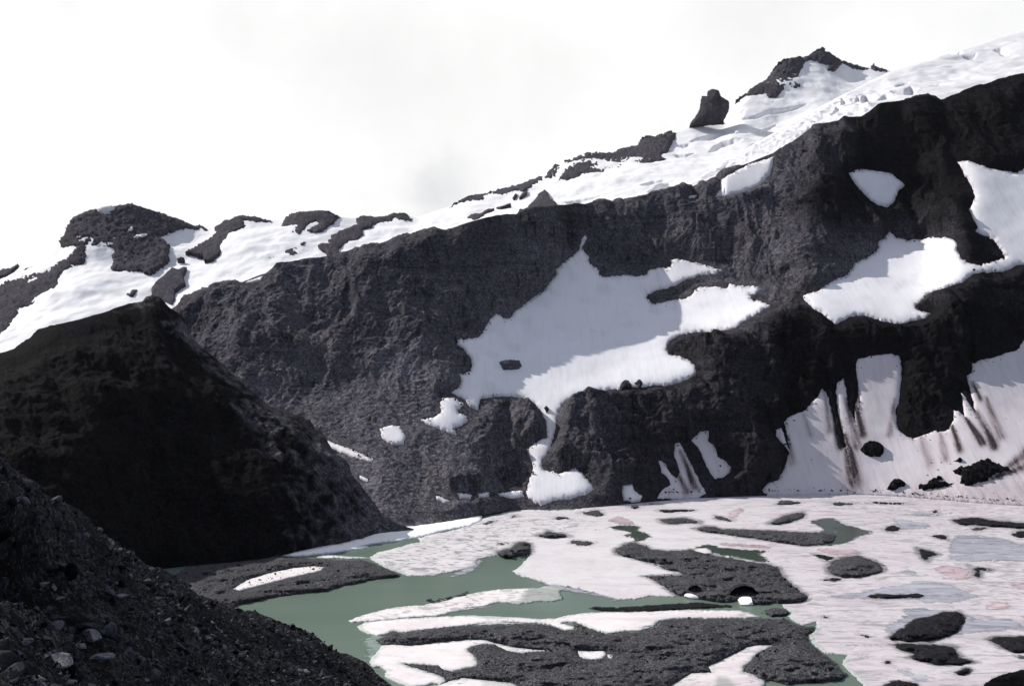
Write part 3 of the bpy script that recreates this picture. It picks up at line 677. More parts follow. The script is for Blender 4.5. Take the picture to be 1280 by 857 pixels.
misc = UA([(262, 415), (285, 395), (310, 402), (290, 415)]), UA([(455, 495), (510, 470), (560, 478), (530, 500), (500, 492)]), UA([(415, 580), (440, 553), (495, 550), (450, 572)]), UA([(412, 628), (440, 620), (470, 628), (440, 634)]), \
    UA([(780, 625), (800, 625), (815, 600), (845, 600), (820, 635), (800, 640)]), UA([(340, 825), (430, 760), (440, 725), (480, 690), (550, 675), (530, 700), (480, 740), (450, 790), (400, 810)]), UA([(935, 590), (960, 550), (1010, 510), (1060, 465), (1090, 475), (1135, 460), (1150, 465), (1125, 510), (1140, 560), (1075, 605), (1075, 660), (1055, 690), (1000, 660), (930, 650)]), \
    UA([(1090, 410), (1115, 400), (1135, 408), (1100, 415)]), UB([(705, 320), (750, 303), (740, 325), (720, 330)]), UA([(600, 520), (620, 510), (650, 540), (620, 538)])
mlab = ['faint single rock in the snow left of the rounded knob', 'small pale rock rib in the snow under the knob, upper of the loose ones', 'short dark rock band below the pale rib under the knob', 'thin rock sliver below the short dark band', 'hooked rock fleck in the open snow above the black hill',
  'long diagonal rock streak touching the black hill crest', 'spiky rock stump in the snow right behind the top of the black hill', 'tiny rock speck between the knob and the diagonal rib', 'tiny rock speck between the forked outcrop and the ragged strip', 'tiny star-like rock on the snow below the knob']
for poly, lab in zip(misc, mlab):
    rock_patch(FAR, poly, lab, 'rock outcrop', 'rock outcrops on the far mountain', bulge=4 if len(poly) < 9 else 8, nz=3, amp=.5)
for poly, lab in ((UA([(565, 115), (620, 103), (700, 94), (718, 95), (712, 125), (680, 150), (655, 158), (605, 150), (595, 130)]), 'snow cap on the very top of the rounded rock knob'),
                  (UA([(775, 260), (810, 225), (838, 222), (825, 250), (790, 275)]), 'small slanted snow fleck on the face of the rounded knob'),
                  (UA([(795, 305), (830, 278), (870, 275), (880, 265), (915, 270), (918, 295), (870, 305)]), 'ragged snow ledge across the lower face of the rounded knob')):
    snow_patch(FAR, poly, lab, 'snow patch', 'snow patches on the rock knob', sx=2.5, lift=24, thick=18, amp=.5, mat=M_farsnow)

# the free-standing pinnacle: a real rock tower, as thick as it is wide
def tower(poly, Y0, label):
    Q = rough(poly, .9, 1.5)
    P2, T, bd = triangulate(Q, 1.6, 1.6)
    d = dist(Q, P2[:, 0], P2[:, 1]); w = np.sqrt(np.minimum(d, 18) / 18)
    b = world(P2[:, 0], P2[:, 1], np.full(len(P2), Y0))
    rel = 60 * w + 14 * np.minimum(w * 1.5, 1) * (ridged(b * [.03, .03, .012], 4))
    bdv = set(sum(([p, q] for p, q in bd), []))
    back = np.zeros((len(b), 3)); back[:, 1] = 2 * 60 * w + 4
    b[:, 1] -= rel
    V, Fc = solid(b, T, bd, back)
    return tag(mesh('rock_pinnacle', V, Fc, M_far, attrs={'tone': np.full(len(V), .55)}), label, 'pinnacle')
tower(UE([(105, 590), (112, 568), (140, 530), (165, 480), (185, 395), (215, 395), (220, 365), (245, 348), (285, 358), (300, 400), (330, 420), (350, 432), (347, 490), (328, 530), (314, 550), (330, 568), (250, 572), (180, 580)]), 3700,
      'free-standing dark rock pinnacle on the skyline left of the summit')

# ---- rocks in the ridge snow ------------------------------------------------------------
def rock_in_snow(poly, label, bulge=4., mat=None, tone=.5, S_=RIDGE, amp=.7, nz=2.):
    return rock_patch(S_, poly, label, 'rock', None, 'rock', mat=mat or M_ridge, sx=1.5, bulge=bulge, thick=10, amp=amp, nz=nz, ns=.08, tone=tone, lift0=4.5)
rock_in_snow(R4([(248, 485), (262, 480), (325, 484), (332, 500), (320, 512), (262, 512)]), 'flat grey rock lying alone in the lower left of the main snowfield', 5, None, .8)
rock_in_snow(R4([(695, 575), (703, 560), (716, 556), (730, 563), (738, 575), (735, 590), (698, 590)]), 'peaked rock on the lower rim of the main snowfield, left of a pair', 5, None, .4)
rock_in_snow(R4([(750, 564), (762, 553), (780, 560), (772, 572), (775, 585), (758, 585), (760, 572)]), 'mushroom-shaped rock on the lower rim of the main snowfield, right of a pair', 5, None, .4)
rock_in_snow(R4([(413, 655), (425, 650), (432, 662), (424, 672)]), 'small dark rock in the narrow neck of the snow tongue', 4, None, .25)
rock_in_snow(UH([(458, 495), (480, 462), (510, 452), (550, 458), (578, 480), (580, 505), (560, 528), (510, 530), (475, 518)]), 'round black boulder alone in the middle of the dirty snow slope', 5, M_hill, .9)
rock_in_snow(UH([(596, 692), (612, 655), (635, 641), (665, 645), (690, 665), (685, 680), (655, 685), (630, 698)]), 'dark boulder at the foot of the dirty snow slope by the lake ice', 4, M_hill, 1.)
rock_in_snow(UH([(-20, 600), (-8, 590), (8, 600), (15, 640), (-10, 650)]), 'dark rock knob at the cliff foot between two snow strips', 4, M_hill, 1.)
rock_in_snow(UH([(925, 600), (960, 585), (1010, 580), (1060, 560), (1100, 545), (1140, 570), (1180, 590), (1230, 600), (1150, 610), (1100, 640), (1120, 655), (1050, 665), (1000, 683), (960, 660), (970, 630), (930, 605)]), 'jagged black rock outcrop at the right foot of the dirty snow slope', 5, M_hill, .9, amp=1.6, nz=3)
rock_in_snow(UH([(740, 690), (760, 672), (800, 665), (830, 640), (870, 630), (875, 640), (850, 655), (880, 662), (930, 665), (900, 680), (840, 688), (790, 695)]), 'low broken rock rubble left beside the jagged black outcrop', 2.5, M_hill, 1., amp=1.4)
rock_in_snow(UH([(925, 552), (950, 545), (960, 535), (972, 545), (965, 560), (945, 556)]), 'small dark rock above the jagged black outcrop', 3, M_hill, 1., amp=.5)

# ---- black hill on the left -------------------------------------------------------------
hill_crest = [(-300, 520), (-100, 470), (0, 441), (20, 436), (40, 424), (55, 415), (72, 406), (95, 401), (120, 393), (140, 386), (160, 380), (178, 376), (182, 371), (190, 369), (200, 372), (212, 385), (222, 392), (235, 415), (250, 432), (275, 455),
  (300, 478), (330, 503), (370, 527), (400, 549), (425, 575), (445, 600), (460, 622), (475, 640), (495, 654), (522, 662)]
hill_knots = {
 -300: [(900, 500), (700, 560), (560, 700), (520, 840)], 0: [(830, 620), (640, 720), (520, 880), (441, 1060)], 100: [(760, 750), (600, 850), (490, 980), (397, 1120)], 190: [(712, 878), (580, 950), (460, 1060), (370, 1180)],
 250: [(706, 897), (590, 965), (500, 1060), (430, 1165)], 330: [(699, 920), (620, 970), (560, 1035), (503, 1120)], 400: [(685, 970), (640, 1005), (595, 1045), (550, 1100)], 440: [(675, 1010), (650, 1030), (625, 1055), (603, 1080)],
 474: [(667, 1040), (658, 1052), (648, 1062), (641, 1072)], 522: [(664, 1056), (663.4, 1058), (662.8, 1061), (662, 1066)]}
HILL = surface(hill_knots, hill_crest, -300, 520, 1.3, 300, colsm=14, rowsm=.05, backs=((15, -12), (80, -90), (200, -250)))
def build_hill():
    V = HILL['V']; n = normals(V); P = V.reshape(-1, 3); px, py = HILL['px'], HILL['py']
    d = fbm(P / 90, 4) * 11 + ridged(np.stack([P[:, 0] / 34 + P[:, 1] / 60, P[:, 1] / 70, P[:, 2] / 110], 1), 4) * 7 + ridged(P / 14, 3) * 1.6 + fbm(P / 3.5, 3) * .8
    tt = HILL['t'][:, None]
    d = d.reshape(px.shape) * (1 - .85 * np.exp(-((tt - 1) / .10) ** 2)) * (sstep(0, .05, tt) * .9 + .1) * sstep(525, 400, px)
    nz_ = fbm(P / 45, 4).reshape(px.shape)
    xl = np.interp(py, [360, 390, 450, 520, 600, 660, 720], [215, 228, 285, 345, 385, 400, 440])     # grey flank edge; left of it the face's shade is painted black
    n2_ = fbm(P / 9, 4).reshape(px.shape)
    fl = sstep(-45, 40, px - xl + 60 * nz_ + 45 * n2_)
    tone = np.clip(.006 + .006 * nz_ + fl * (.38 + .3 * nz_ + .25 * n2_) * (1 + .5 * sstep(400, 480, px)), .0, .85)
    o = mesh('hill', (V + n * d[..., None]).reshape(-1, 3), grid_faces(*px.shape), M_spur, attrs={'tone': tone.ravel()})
    tag(o, 'black rocky hill on the left in front of the ridge, dropping steeply to the lake', 'hill', kind='structure')
build_hill()

# ---- foreground scree -------------------------------------------------------------------
scree_edge = [(-250, 420), (-60, 520), (0, 558), (8, 575), (17, 587), (33, 600), (48, 610), (62, 621), (87, 637), (105, 652), (125, 667), (145, 679), (167, 692), (185, 703), (200, 712), (218, 722), (233, 731), (250, 745), (270, 750), (292, 757), (306, 765), (321, 771),
  (338, 774), (354, 779), (375, 784), (392, 790), (400, 796), (408, 804), (420, 812), (430, 819), (451, 832), (470, 845), (489, 857), (560, 905), (650, 985)]
scree_knots = {
 -250: [(1500, 8), (950, 20), (700, 48), (420, 80)], 0: [(1500, 12), (930, 32), (720, 75), (558, 118)], 62: [(1500, 16), (930, 42), (760, 95), (621, 148)], 125: [(1500, 20), (930, 56), (790, 118), (667, 188)],
 233: [(1500, 32), (930, 95), (830, 160), (731, 248)], 321: [(1500, 45), (940, 140), (860, 200), (771, 298)], 392: [(1500, 58), (950, 180), (880, 240), (790, 340)], 430: [(1500, 65), (960, 200), (890, 258), (819, 342)],
 489: [(1500, 75), (980, 225), (930, 270), (857, 332)], 560: [(1500, 90), (1010, 250), (960, 285), (905, 322)], 650: [(1500, 110), (1060, 260), (1020, 285), (985, 305)]}
SCREE = surface(scree_knots, scree_edge, -250, 640, 1.3, 420, colsm=14, rowsm=.03, backs=((4, -2), (30, -30), (120, -140)))
gully = np.array(Z8([(-200, 330), (0, 330), (90, 380), (170, 470), (230, 560), (290, 650), (340, 760), (420, 860), (380, 930), (290, 800), (200, 700), (110, 620), (0, 590), (-200, 560)]))
def build_scree():
    V = SCREE['V']; n = normals(V); P = V.reshape(-1, 3); px, py = SCREE['px'], SCREE['py']
    tt = SCREE['t'][:, None]
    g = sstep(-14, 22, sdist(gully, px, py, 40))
    dn = np.hypot(P[:, 0], P[:, 1]).reshape(px.shape) / 150
    rib = ridged(np.stack([P[:, 0] / 9 + P[:, 1] / 16, P[:, 1] / 60 - P[:, 0] / 60, P[:, 2] / 40], 1), 3) * .9
    d = (fbm(P / 26, 4) * 2.4 + rib + fbm(P / 2.2, 3) * .35).reshape(px.shape)
    d = d * (1 - .6 * np.exp(-((tt - 1) / .03) ** 2)) * np.clip(dn, .1, 1) - g * 7.0 * np.clip(dn * 1.4, .15, 1)
    W = V + n * d[..., None]
    st = ridged(np.stack([P[:, 0] / 5 + P[:, 1] / 9, P[:, 1] / 70 - P[:, 0] / 70, P[:, 2] / 60], 1), 3).reshape(px.shape)
    tone = np.clip((.55 + .30 * fbm(P / 14, 3).reshape(px.shape) + .35 * st) * (1 - .8 * g), .03, 1)  # gully shade painted in: tone drops where the hollow is sunk
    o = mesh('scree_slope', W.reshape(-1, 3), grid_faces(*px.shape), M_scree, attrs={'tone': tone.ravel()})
    tag(o, 'dark scree slope falling from the lower left corner toward the lake', 'scree slope', kind='structure')
    global STONE_TONE
    STONE_TONE = tone
    return W, normals(W)
SW, SN = build_scree()

def rock_shape(seed, sub=1, flat=.65):
    r = np.random.default_rng(seed)
    t = (1 + 5 ** .5) / 2
    v = np.array([(-1, t, 0), (1, t, 0), (-1, -t, 0), (1, -t, 0), (0, -1, t), (0, 1, t), (0, -1, -t), (0, 1, -t), (t, 0, -1), (t, 0, 1), (-t, 0, -1), (-t, 0, 1)], float)
    f = [(0, 11, 5), (0, 5, 1), (0, 1, 7), (0, 7, 10), (0, 10, 11), (1, 5, 9), (5, 11, 4), (11, 10, 2), (10, 7, 6), (7, 1, 8), (3, 9, 4), (3, 4, 2), (3, 2, 6), (3, 6, 8), (3, 8, 9), (4, 9, 5), (2, 4, 11), (6, 2, 10), (8, 6, 7), (9, 8, 1)]
    v /= np.linalg.norm(v[0])
    for _ in range(sub):
        v = v.tolist(); cache = {}; nf = []
        def midp(a, b):
            k = (min(a, b), max(a, b))
            if k not in cache:
                p = (np.array(v[a]) + np.array(v[b])); cache[k] = len(v); v.append((p / np.linalg.norm(p)).tolist())
            return cache[k]
        for a, b, c in f:
            x, y, z = midp(a, b), midp(b, c), midp(c, a); nf += [(a, x, z), (b, y, x), (c, z, y), (x, y, z)]
        v = np.array(v); f = nf
    # angular: cut by random planes
    for _ in range(7):
        n = r.normal(size=3); n /= np.linalg.norm(n); k = r.uniform(.45, .8)
        d = v @ n; m = d > k; v[m] -= np.outer(d[m] - k, n)
    v += r.normal(size=v.shape) * .025
    v *= np.array([r.uniform(.8, 1.3), r.uniform(.8, 1.2), flat * r.uniform(.8, 1.2)])
    return v, np.array(f)
def rotm(r):
    q = r.normal(size=4); q /= np.linalg.norm(q); w, x, y, z = q
    return np.array([[1 - 2 * (y * y + z * z), 2 * (x * y - z * w), 2 * (x * z + y * w)], [2 * (x * y + z * w), 1 - 2 * (x * x + z * z), 2 * (y * z - x * w)], [2 * (x * z - y * w), 2 * (y * z + x * w), 1 - 2 * (x * x + y * y)]])
def scatter(name, label, cat, places, sizes, mat, seed=3, kind='stuff'):
    r = np.random.default_rng(seed); shapes = [rock_shape(100 + k, 1, .55) for k in range(10)]
    VV, FF, TT = [], [], []; o = 0
    for p, s in zip(places, sizes):
        v, f = shapes[r.integers(10)]
        w = (v @ rotm(r).T) * s + p
        VV.append(w); FF.append(f + o); TT.append(np.full(len(w), np.clip(r.beta(1.3, 2.2) * 1.3, .03, 1))); o += len(w)
    ob = mesh(name, np.vstack(VV), np.vstack(FF), mat, smooth=False, attrs={'tone': np.concatenate(TT)})
    return tag(ob, label, cat, kind=kind)
def scree_stones():
    r = np.random.default_rng(5); P, Sz = [], []
    R, Cc = SW.shape[:2]; rows = SCREE['rows']
    ci = np.nonzero((SCREE['px'][0] > -60) & (SCREE['px'][0] < 560))[0]
    # cells weighted by area, thinned with distance so far stones stay as dense as near ones look
    i = r.integers(30, rows - 1, 90000); j = r.choice(ci, 90000)
    for a, b in zip(i, j):
        p = SW[a, b]
        if SCREE['py'][a, b] > 900: continue
        dgl = np.linalg.norm(p - [0, 0, CAMZ])
        s = min(.00062 * dgl * (1 + r.pareto(2.0) * .9), 1.3)
        if r.random() > .12 + 1.1 * STONE_TONE[a, b]: continue
        P.append(p + SN[a, b] * s * .25 + r.normal(size=3) * [.4, .4, .05]); Sz.append(s)
    P = P[:30000]; Sz = Sz[:30000]
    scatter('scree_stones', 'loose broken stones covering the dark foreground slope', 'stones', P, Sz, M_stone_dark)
scree_stones()
def boulder(p, s, seed, label, group=None, mat=M_stone, scale=(1, 1, 1), name='boulder', cat='boulder', sub=2, rot=None, tone=.8):
    v, f = rock_shape(seed, sub)
    w = v * np.array(scale)
    if rot is not None:
        c, sn = math.cos(rot), math.sin(rot); w = w @ np.array([[c, -sn, 0], [sn, c, 0], [0, 0, 1]]).T
    w = w * s
    o = mesh(name, w, f, mat, smooth=False, attrs={'tone': np.full(len(w), tone), 'dirt': np.zeros(len(w))})
    o.location = tuple(p)
    return tag(o, label, cat, group)
SB = BVHTree.FromPolygons([tuple(v) for v in SW.reshape(-1, 3)], grid_faces(*SW.shape[:2]).tolist())
def on_scree(x, y):
    d = Vector(((x - CX) / F, 1, (CY - y) / F)).normalized()
    h, n, _, _ = SB.ray_cast(CAM, d)
    return np.array(h), np.array(n)
FG = [(68, 828, 11, 'big pale slab boulder in the lower left corner of the scree'), (112, 796, 9, 'flat pale slab on scree, uphill right of the big corner boulder'), (98, 808, 5, 'small slab leaning at the left of the flat pale slab'), (30, 802, 6, 'pale stone left above the big corner boulder'),
      (8, 838, 7, 'pale boulder at the very left edge of the corner'), (45, 850, 6, 'wedge stone below the big corner boulder'), (20, 818, 4, 'small stone between the edge boulder and the pale stone'), (84, 852, 5, 'blocky stone right below the big corner boulder'), (380, 840, 4, 'pale lone stone near the lake end of the scree'),
      (54, 730, 4, 'pale stone high in the dark gully of the scree'), (72, 748, 3.5, 'smaller stone just below the high gully stone'), (195, 748, 3, 'pale stone on the scree rim near its middle'), (280, 795, 3, 'pale stone on the scree below the rim bend'), (150, 745, 3.5, 'pale stone in the middle of the upper scree'), (128, 822, 6, 'broad stone on scree right of the big corner boulder')]
for k, (x, y, s, lab) in enumerate(FG):
    h, n = on_scree(x, y); dd = np.linalg.norm(h - [0, 0, CAMZ])
    boulder(h + n * .1, 1.5 * s / F * dd, 300 + k, lab, 'pale boulders on the foreground scree', scale=(1.3, 1, .8), rot=-.6 + .1 * k)

# ---- lake -------------------------------------------------------------------------------
def sheet(name, z, x0, x1, y0, y1, mat, nx=2, ny=2, attrs=None):
    X, Y = np.meshgrid(np.linspace(x0, x1, nx), np.linspace(y0, y1, ny))
    V = np.stack([X.ravel(), Y.ravel(), np.full(X.size, z)], 1)
    return mesh(name, V, grid_faces(ny, nx), mat, attrs=attrs)
g = sheet('ground', -60, -30000, 30000, -30000, 30000, M_ground, attrs={'tone': [.6] * 4}); tag(g, 'bare dark ground under and around the mountains', 'ground', kind='structure')
lk = sheet('lake', 0, -700, 1500, 300, 1500, M_lake); tag(lk, 'pale green glacial lake, half covered by broken ice', 'lake', kind='structure')

def ulev(P2):      # gentle unevenness shared by everything lying on the ice
    p = onlake(P2[:, 0], P2[:, 1], np.zeros(len(P2)))
    return .16 * pnoise(np.stack([p[:, 0] / 26, p[:, 1] / 26, p[:, 2]], 1)) + .1 * pnoise(np.stack([p[:, 0] / 9, p[:, 1] / 9, p[:, 2] + 3], 1))
def lake_sheet(poly, label, cat, mat, z=.6, edge=.35, thick=1.2, name='ice_floe', group=None, sx=5., sy=2., amp=1.6, mottle=None, wet=None, kind=None, halo_=None):
    Q = rough(poly, amp * 1.6, 1.1, .4, .10)
    P2, T, bd = triangulate(Q, sx, sy)
    W0 = onlake(P2[:, 0], P2[:, 1], np.zeros(len(P2)))[:, :2]; WQ = onlake(Q[:, 0], Q[:, 1], np.zeros(len(Q)))[:, :2]
    d = dist(WQ, W0[:, 0], W0[:, 1])
    h = z + ulev(P2) - edge * np.exp(-d / 2.0)
    V, Fc = solid(onlake(P2[:, 0], P2[:, 1], h), T, bd, np.array([0, 0, -thick]))
    fe_ = np.clip(d / 9., 0, 1.6)
    zo = .22 + .78 * np.maximum(sstep(760, 1040, P2[:, 0] + (P2[:, 1] - 700) * .5), .5 * sstep(660, 625, P2[:, 1]))
    ha = halo_(P2[:, 0], P2[:, 1]) if halo_ else np.zeros(len(P2))
    mo = mottle(P2[:, 0], P2[:, 1]) if mottle else np.zeros(len(P2)); we = wet(P2[:, 0], P2[:, 1]) if wet else np.zeros(len(P2))
    o = mesh(name, V, Fc, mat, attrs={'mottle': np.r_[mo, mo], 'feather': np.r_[fe_, fe_], 'halo': np.r_[ha, ha], 'zone': np.r_[zo, zo], 'wet': np.r_[we, we], 'dirt': np.zeros(len(V))})
    return tag(o, label, cat, group, kind)
def mound(poly, label, H=2.2, w=6., cat='gravel island', name='gravel_island', mat=M_gravel, sx=2.4, sy=1.1, amp=1.4, avoid=(), base=.55, group='gravel islands in the icy lake', nz=.3, tone=.7):
    Q = rough(poly, amp * 1.6, 1.1, .45, .12)
    P2, T, bd = triangulate(Q, sx, sy)
    W0 = onlake(P2[:, 0], P2[:, 1], np.zeros(len(P2))); WQ = onlake(Q[:, 0], Q[:, 1], np.zeros(len(Q)))[:, :2]
    d = dist(WQ, W0[:, 0], W0[:, 1])
    k = 1 - np.exp(-d / w)
    for av in avoid:
        A = np.array(av); WA = onlake(A[:, 0], A[:, 1], np.zeros(len(A)))[:, :2]
        s = np.where(inside(WA, W0[:, 0], W0[:, 1]), -1., dist(WA, W0[:, 0], W0[:, 1]))
        k = k * np.where(s < 0, 0, 1 - np.exp(-s / w))
    q = np.stack([W0[:, 0], W0[:, 1], np.zeros(len(W0))], 1)
    h = base + k * H * 1.35 * (.70 + .55 * fbm(q / 24, 3) + .25 * ridged(q / 15, 3)) + np.minimum(k * 3, 1) * nz * (fbm(q / 5, 3) + .7 * ridged(q / 9, 3))
    h = np.maximum(h, base - .1) if not avoid else h
    if avoid: h = np.where(k <= 0, .1, np.maximum(h, .3))
    V, Fc = solid(onlake(P2[:, 0], P2[:, 1], h), T, bd, np.array([0, 0, -1.2]))
    o = mesh(name, V, Fc, mat, attrs={'tone': np.clip(np.r_[h, h] * 0 + tone, 0, 1), 'feather': np.r_[d, d] / 4.5 + .2})
    return tag(o, label, cat, group)

main_ice = [(461, 697), (472, 690), (486, 687), (496, 684), (510, 680), (526, 677), (523, 672), (540, 667), (560, 664), (575, 660), (585, 655), (600, 649), (620, 643), (640, 638), (660, 636), (690, 638), (720, 636), (745, 632),
  (765, 629), (790, 627), (805, 621), (850, 618), (920, 616), (1000, 612), (1100, 611), (1200, 603), (1300, 590), (1400, 590), (1400, 900), (1085, 900), (1081, 857), (1069, 845), (1052, 829), (1060, 818), (1031, 816), (1015, 803), (1011, 794), (1019, 788),
  (1021, 776), (1005, 781), (995, 777), (984, 769), (990, 765), (983, 760), (977, 755), (1003, 752), (1011, 745), (985, 740), (900, 738), (860, 742), (840, 745), (814, 744), (795, 748), (773, 749), (742, 740), (714, 733), (686, 730), (671, 724), (653, 720),
  (641, 714), (651, 706), (663, 692), (648, 697), (621, 694), (600, 698), (596, 700), (600, 707), (574, 712), (549, 717), (539, 719), (509, 719), (482, 709)]
mott_zone = np.array([(450, 700), (500, 678), (560, 658), (620, 640), (700, 640), (760, 650), (720, 668), (660, 680), (620, 700), (560, 722), (500, 725)], float)
slush_edge = np.array([(560, 722), (590, 705), (625, 692), (640, 700), (610, 716)], float)
dirty_zone = np.array([(1060, 612), (1400, 600), (1400, 720), (1250, 760), (1150, 740), (1180, 690), (1080, 650)], float)
def mot(X, Y): return np.clip(sstep(-6, 14, sdist(mott_zone, X, Y * 1.0, 30)) + .8 * sstep(-10, 30, sdist(dirty_zone, X, Y, 40)) + .4 * sstep(650, 610, Y) + .5 * sstep(850, 1050, X + .6 * (Y - 700)), 0, 1)
def weti(X, Y): return .75 * sstep(-5, 5, sdist(slush_edge, X, Y, 20))


snowbank = TA([(60, 364), (150, 335), (270, 300), (400, 295), (500, 270), (560, 260), (600, 240), (606, 196), (700, 185), (860, 185), (1000, 165), (1100, 145), (1200, 118), (1290, 100), (1290, 148), (1220, 182), (1150, 194), (1060, 212), (950, 240), (880, 255), (760, 275), (640, 285), (560, 300), (520, 310), (580, 305), (600, 312), (480, 330), (360, 345), (200, 362), (120, 368)])
lake_sheet(snowbank, 'long lavender snow bank along the shore under the black hill', 'snow bank', M_snow, z=1.6, edge=1.0, name='snow_bank', sx=4, sy=1.5, amp=.7)
lake_sheet(TA([(278, 372), (310, 358), (400, 362), (470, 370), (560, 372), (610, 380), (480, 383), (400, 379), (330, 380)]), 'thin white ice strip along the top of the left gravel spit', 'ice floe', M_floe, z=1.0, sx=3, sy=1.2, amp=.5, name='ice_floe')
fl1 = TH([(178, 455), (220, 435), (300, 410), (400, 385), (480, 370), (560, 362), (640, 360), (720, 335), (800, 315), (900, 295), (1000, 275), (1100, 262), (1200, 257)]) + TG([(350, 256), (470, 252), (500, 240), (620, 245), (640, 252), (590, 275), (600, 295), (620, 320), (540, 335),
  (480, 330), (400, 345), (330, 350), (220, 340), (120, 365), (0, 378)]) + TH([(1080, 362), (980, 374), (900, 387), (820, 400), (720, 425), (620, 430), (500, 440), (400, 450), (300, 460), (200, 463)])
wz1 = np.array(TG([(400, 235), (700, 235), (700, 340), (300, 370), (120, 380), (200, 335), (330, 330)]), float)
lake_sheet(fl1, 'upper of two long ice floes in the green water, its right end thin grey slush', 'ice floe', M_floe, mottle=lambda X, Y: .9 * sstep(400, 520, X) * .8, wet=lambda X, Y: .7 * sstep(-4, 7, sdist(wz1, X, Y, 20)), sx=4, sy=1.5, amp=1.1, group='ice floes in the green water')
fl2 = TH([(230, 488), (280, 465), (380, 452), (500, 442), (600, 436), (700, 431), (800, 427), (950, 421), (1000, 430), (1060, 438), (1140, 436), (1230, 434)]) + TG([(0, 421), (70, 421), (150, 438), (250, 435), (350, 435), (480, 445), (560, 440), (640, 420), (760, 405), (900, 400), (980, 402), (1180, 397)]) + \
  TF([(100, 395), (200, 390), (300, 386), (430, 390), (600, 390), (680, 405), (745, 430), (640, 437), (540, 437), (420, 440), (300, 437), (200, 442), (120, 455), (90, 485), (20, 497)]) + TG([(1170, 487), (1080, 517), (1000, 517), (880, 532), (820, 512), (760, 492), (700, 465), (640, 460), (600, 470), (680, 490), (680, 510), (620, 510), (540, 480), (480, 470), (380, 467), (250, 462), (160, 464),
  (60, 482)]) + TH([(1260, 470), (1100, 462), (1000, 470), (900, 482), (800, 492), (650, 507), (520, 527), (450, 517), (400, 540), (350, 547), (290, 530), (250, 510)])
lake_sheet(fl2, 'lower and longest white ice floe, wedged along the gravel field', 'ice floe', M_floe, sx=4, sy=1.5, amp=.9, group='ice floes in the green water', z=.75)
fl3 = TH([(310, 690), (350, 650), (380, 608), (440, 600), (560, 606), (620, 600), (700, 585), (800, 572), (900, 568), (1000, 570), (1080, 585), (1150, 605)]) + TG([(230, 603), (300, 615), (400, 625), (500, 632), (500, 642), (420, 645), (370, 655), (320, 648), (270, 640), (230, 620), (190, 600), (130, 598), (60, 610), (20, 628),
  (60, 665), (85, 690), (85, 735)]) + TH([(960, 738), (900, 745), (820, 768), (750, 750), (730, 730), (650, 726), (560, 720), (505, 716), (560, 735), (640, 760), (700, 775), (770, 805), (775, 830), (740, 845), (700, 835), (640, 855), (560, 862), (480, 835), (400, 795), (410, 760), (370, 735), (330, 740), (305, 705)])
lake_sheet(fl3, 'hook-shaped white floe with a long arm reaching into the gravel field', 'ice floe', M_floe, sx=4, sy=1.6, amp=.9, z=.9, wet=lambda X, Y: .8 * sstep(475, 462, X - (Y - 830) * .25 - .3 * (Y - 830)) * sstep(826, 840, Y), group='ice floes in the green water')
fl4 = TF([(823, 608), (805, 603), (740, 601), (660, 613), (580, 658), (510, 690), (420, 730), (440, 770), (320, 775), (270, 805), (180, 857), (100, 940), (760, 940), (760, 857), (772, 822), (720, 800), (700, 782), (640, 768), (645, 730), (690, 700), (700, 680), (740, 645)])
lake_sheet(fl4, 'white ice inlet curving between two lobes of the gravel field', 'ice floe', M_floe, sx=4, sy=1.6, amp=.8, z=.9, wet=lambda X, Y: .55 * sstep(-3, 4, sdist(np.array(TF([(470, 790), (540, 800), (600, 860), (480, 930), (460, 850)])), X, Y, 15)))
fl5 = TH([(560, 960), (640, 870), (760, 840), (800, 825), (880, 805), (980, 812)]) + TG([(200, 822), (260, 828), (320, 845), (360, 875), (380, 960)])
lake_sheet(fl5, 'white and grey floe cut by the bottom edge below the hook-shaped floe', 'ice floe', M_floe, sx=4, sy=1.6, amp=.8, z=.9, wet=lambda X, Y: .3 * sstep(600, 606, X))
fl6 = TG([(700, 640), (760, 638), (800, 643), (860, 640), (882, 660), (850, 687), (800, 692), (740, 687), (710, 670)])
lake_sheet(fl6, 'small white snow patch alone in the middle of the gravel field', 'snow patch', M_floe, sx=3, sy=1.4, amp=.7, z=1.5, name='snow_patch', thick=2.5)
lake_sheet(TG([(885, 660), (910, 662), (922, 675), (905, 686), (890, 678)]), 'tiny snow scrap right of the small patch in the gravel field', 'snow patch', M_floe, sx=2, sy=1, amp=.3, z=3.0, name='snow_patch', thick=2.5)

# gravel
field = TH([(335, 580), (380, 550), (420, 530), (450, 512), (520, 529), (650, 509), (800, 494), (900, 484), (1000, 472), (1100, 464), (1260, 472)]) + TG([(60, 484), (160, 466), (250, 464), (380, 469), (480, 473), (540, 482), (620, 512), (680, 512), (690, 490), (650, 465), (700, 468), (760, 494), (820, 514), (880, 534), (1000, 519), (1080, 519), (1170, 489)]) + \
  TF([(20, 499), (90, 487), (120, 457), (200, 444), (300, 439), (420, 442), (540, 439), (640, 440), (740, 434), (900, 440), (960, 470), (1020, 490), (1075, 480), (1080, 510), (1035, 540), (1050, 590), (1100, 630), (1140, 660), (1200, 700), (1240, 740), (1280, 790), (1230, 815), (1100, 828), (1000, 830), (900, 845), (820, 820), (770, 820), (740, 960), (100, 960)]) + \
  TG([(700, 960), (380, 960), (360, 875)]) + TH([(980, 860), (800, 850), (700, 800), (505, 718), (450, 640), (380, 604)])
mound(field, 'large field of dark gravel at the bottom centre, between white floes', 3.2, 8., avoid=[fl3, fl4, fl5, fl6], sx=2.2, sy=1.0, nz=.45, base=.7, cat='gravel field', name='gravel_field')
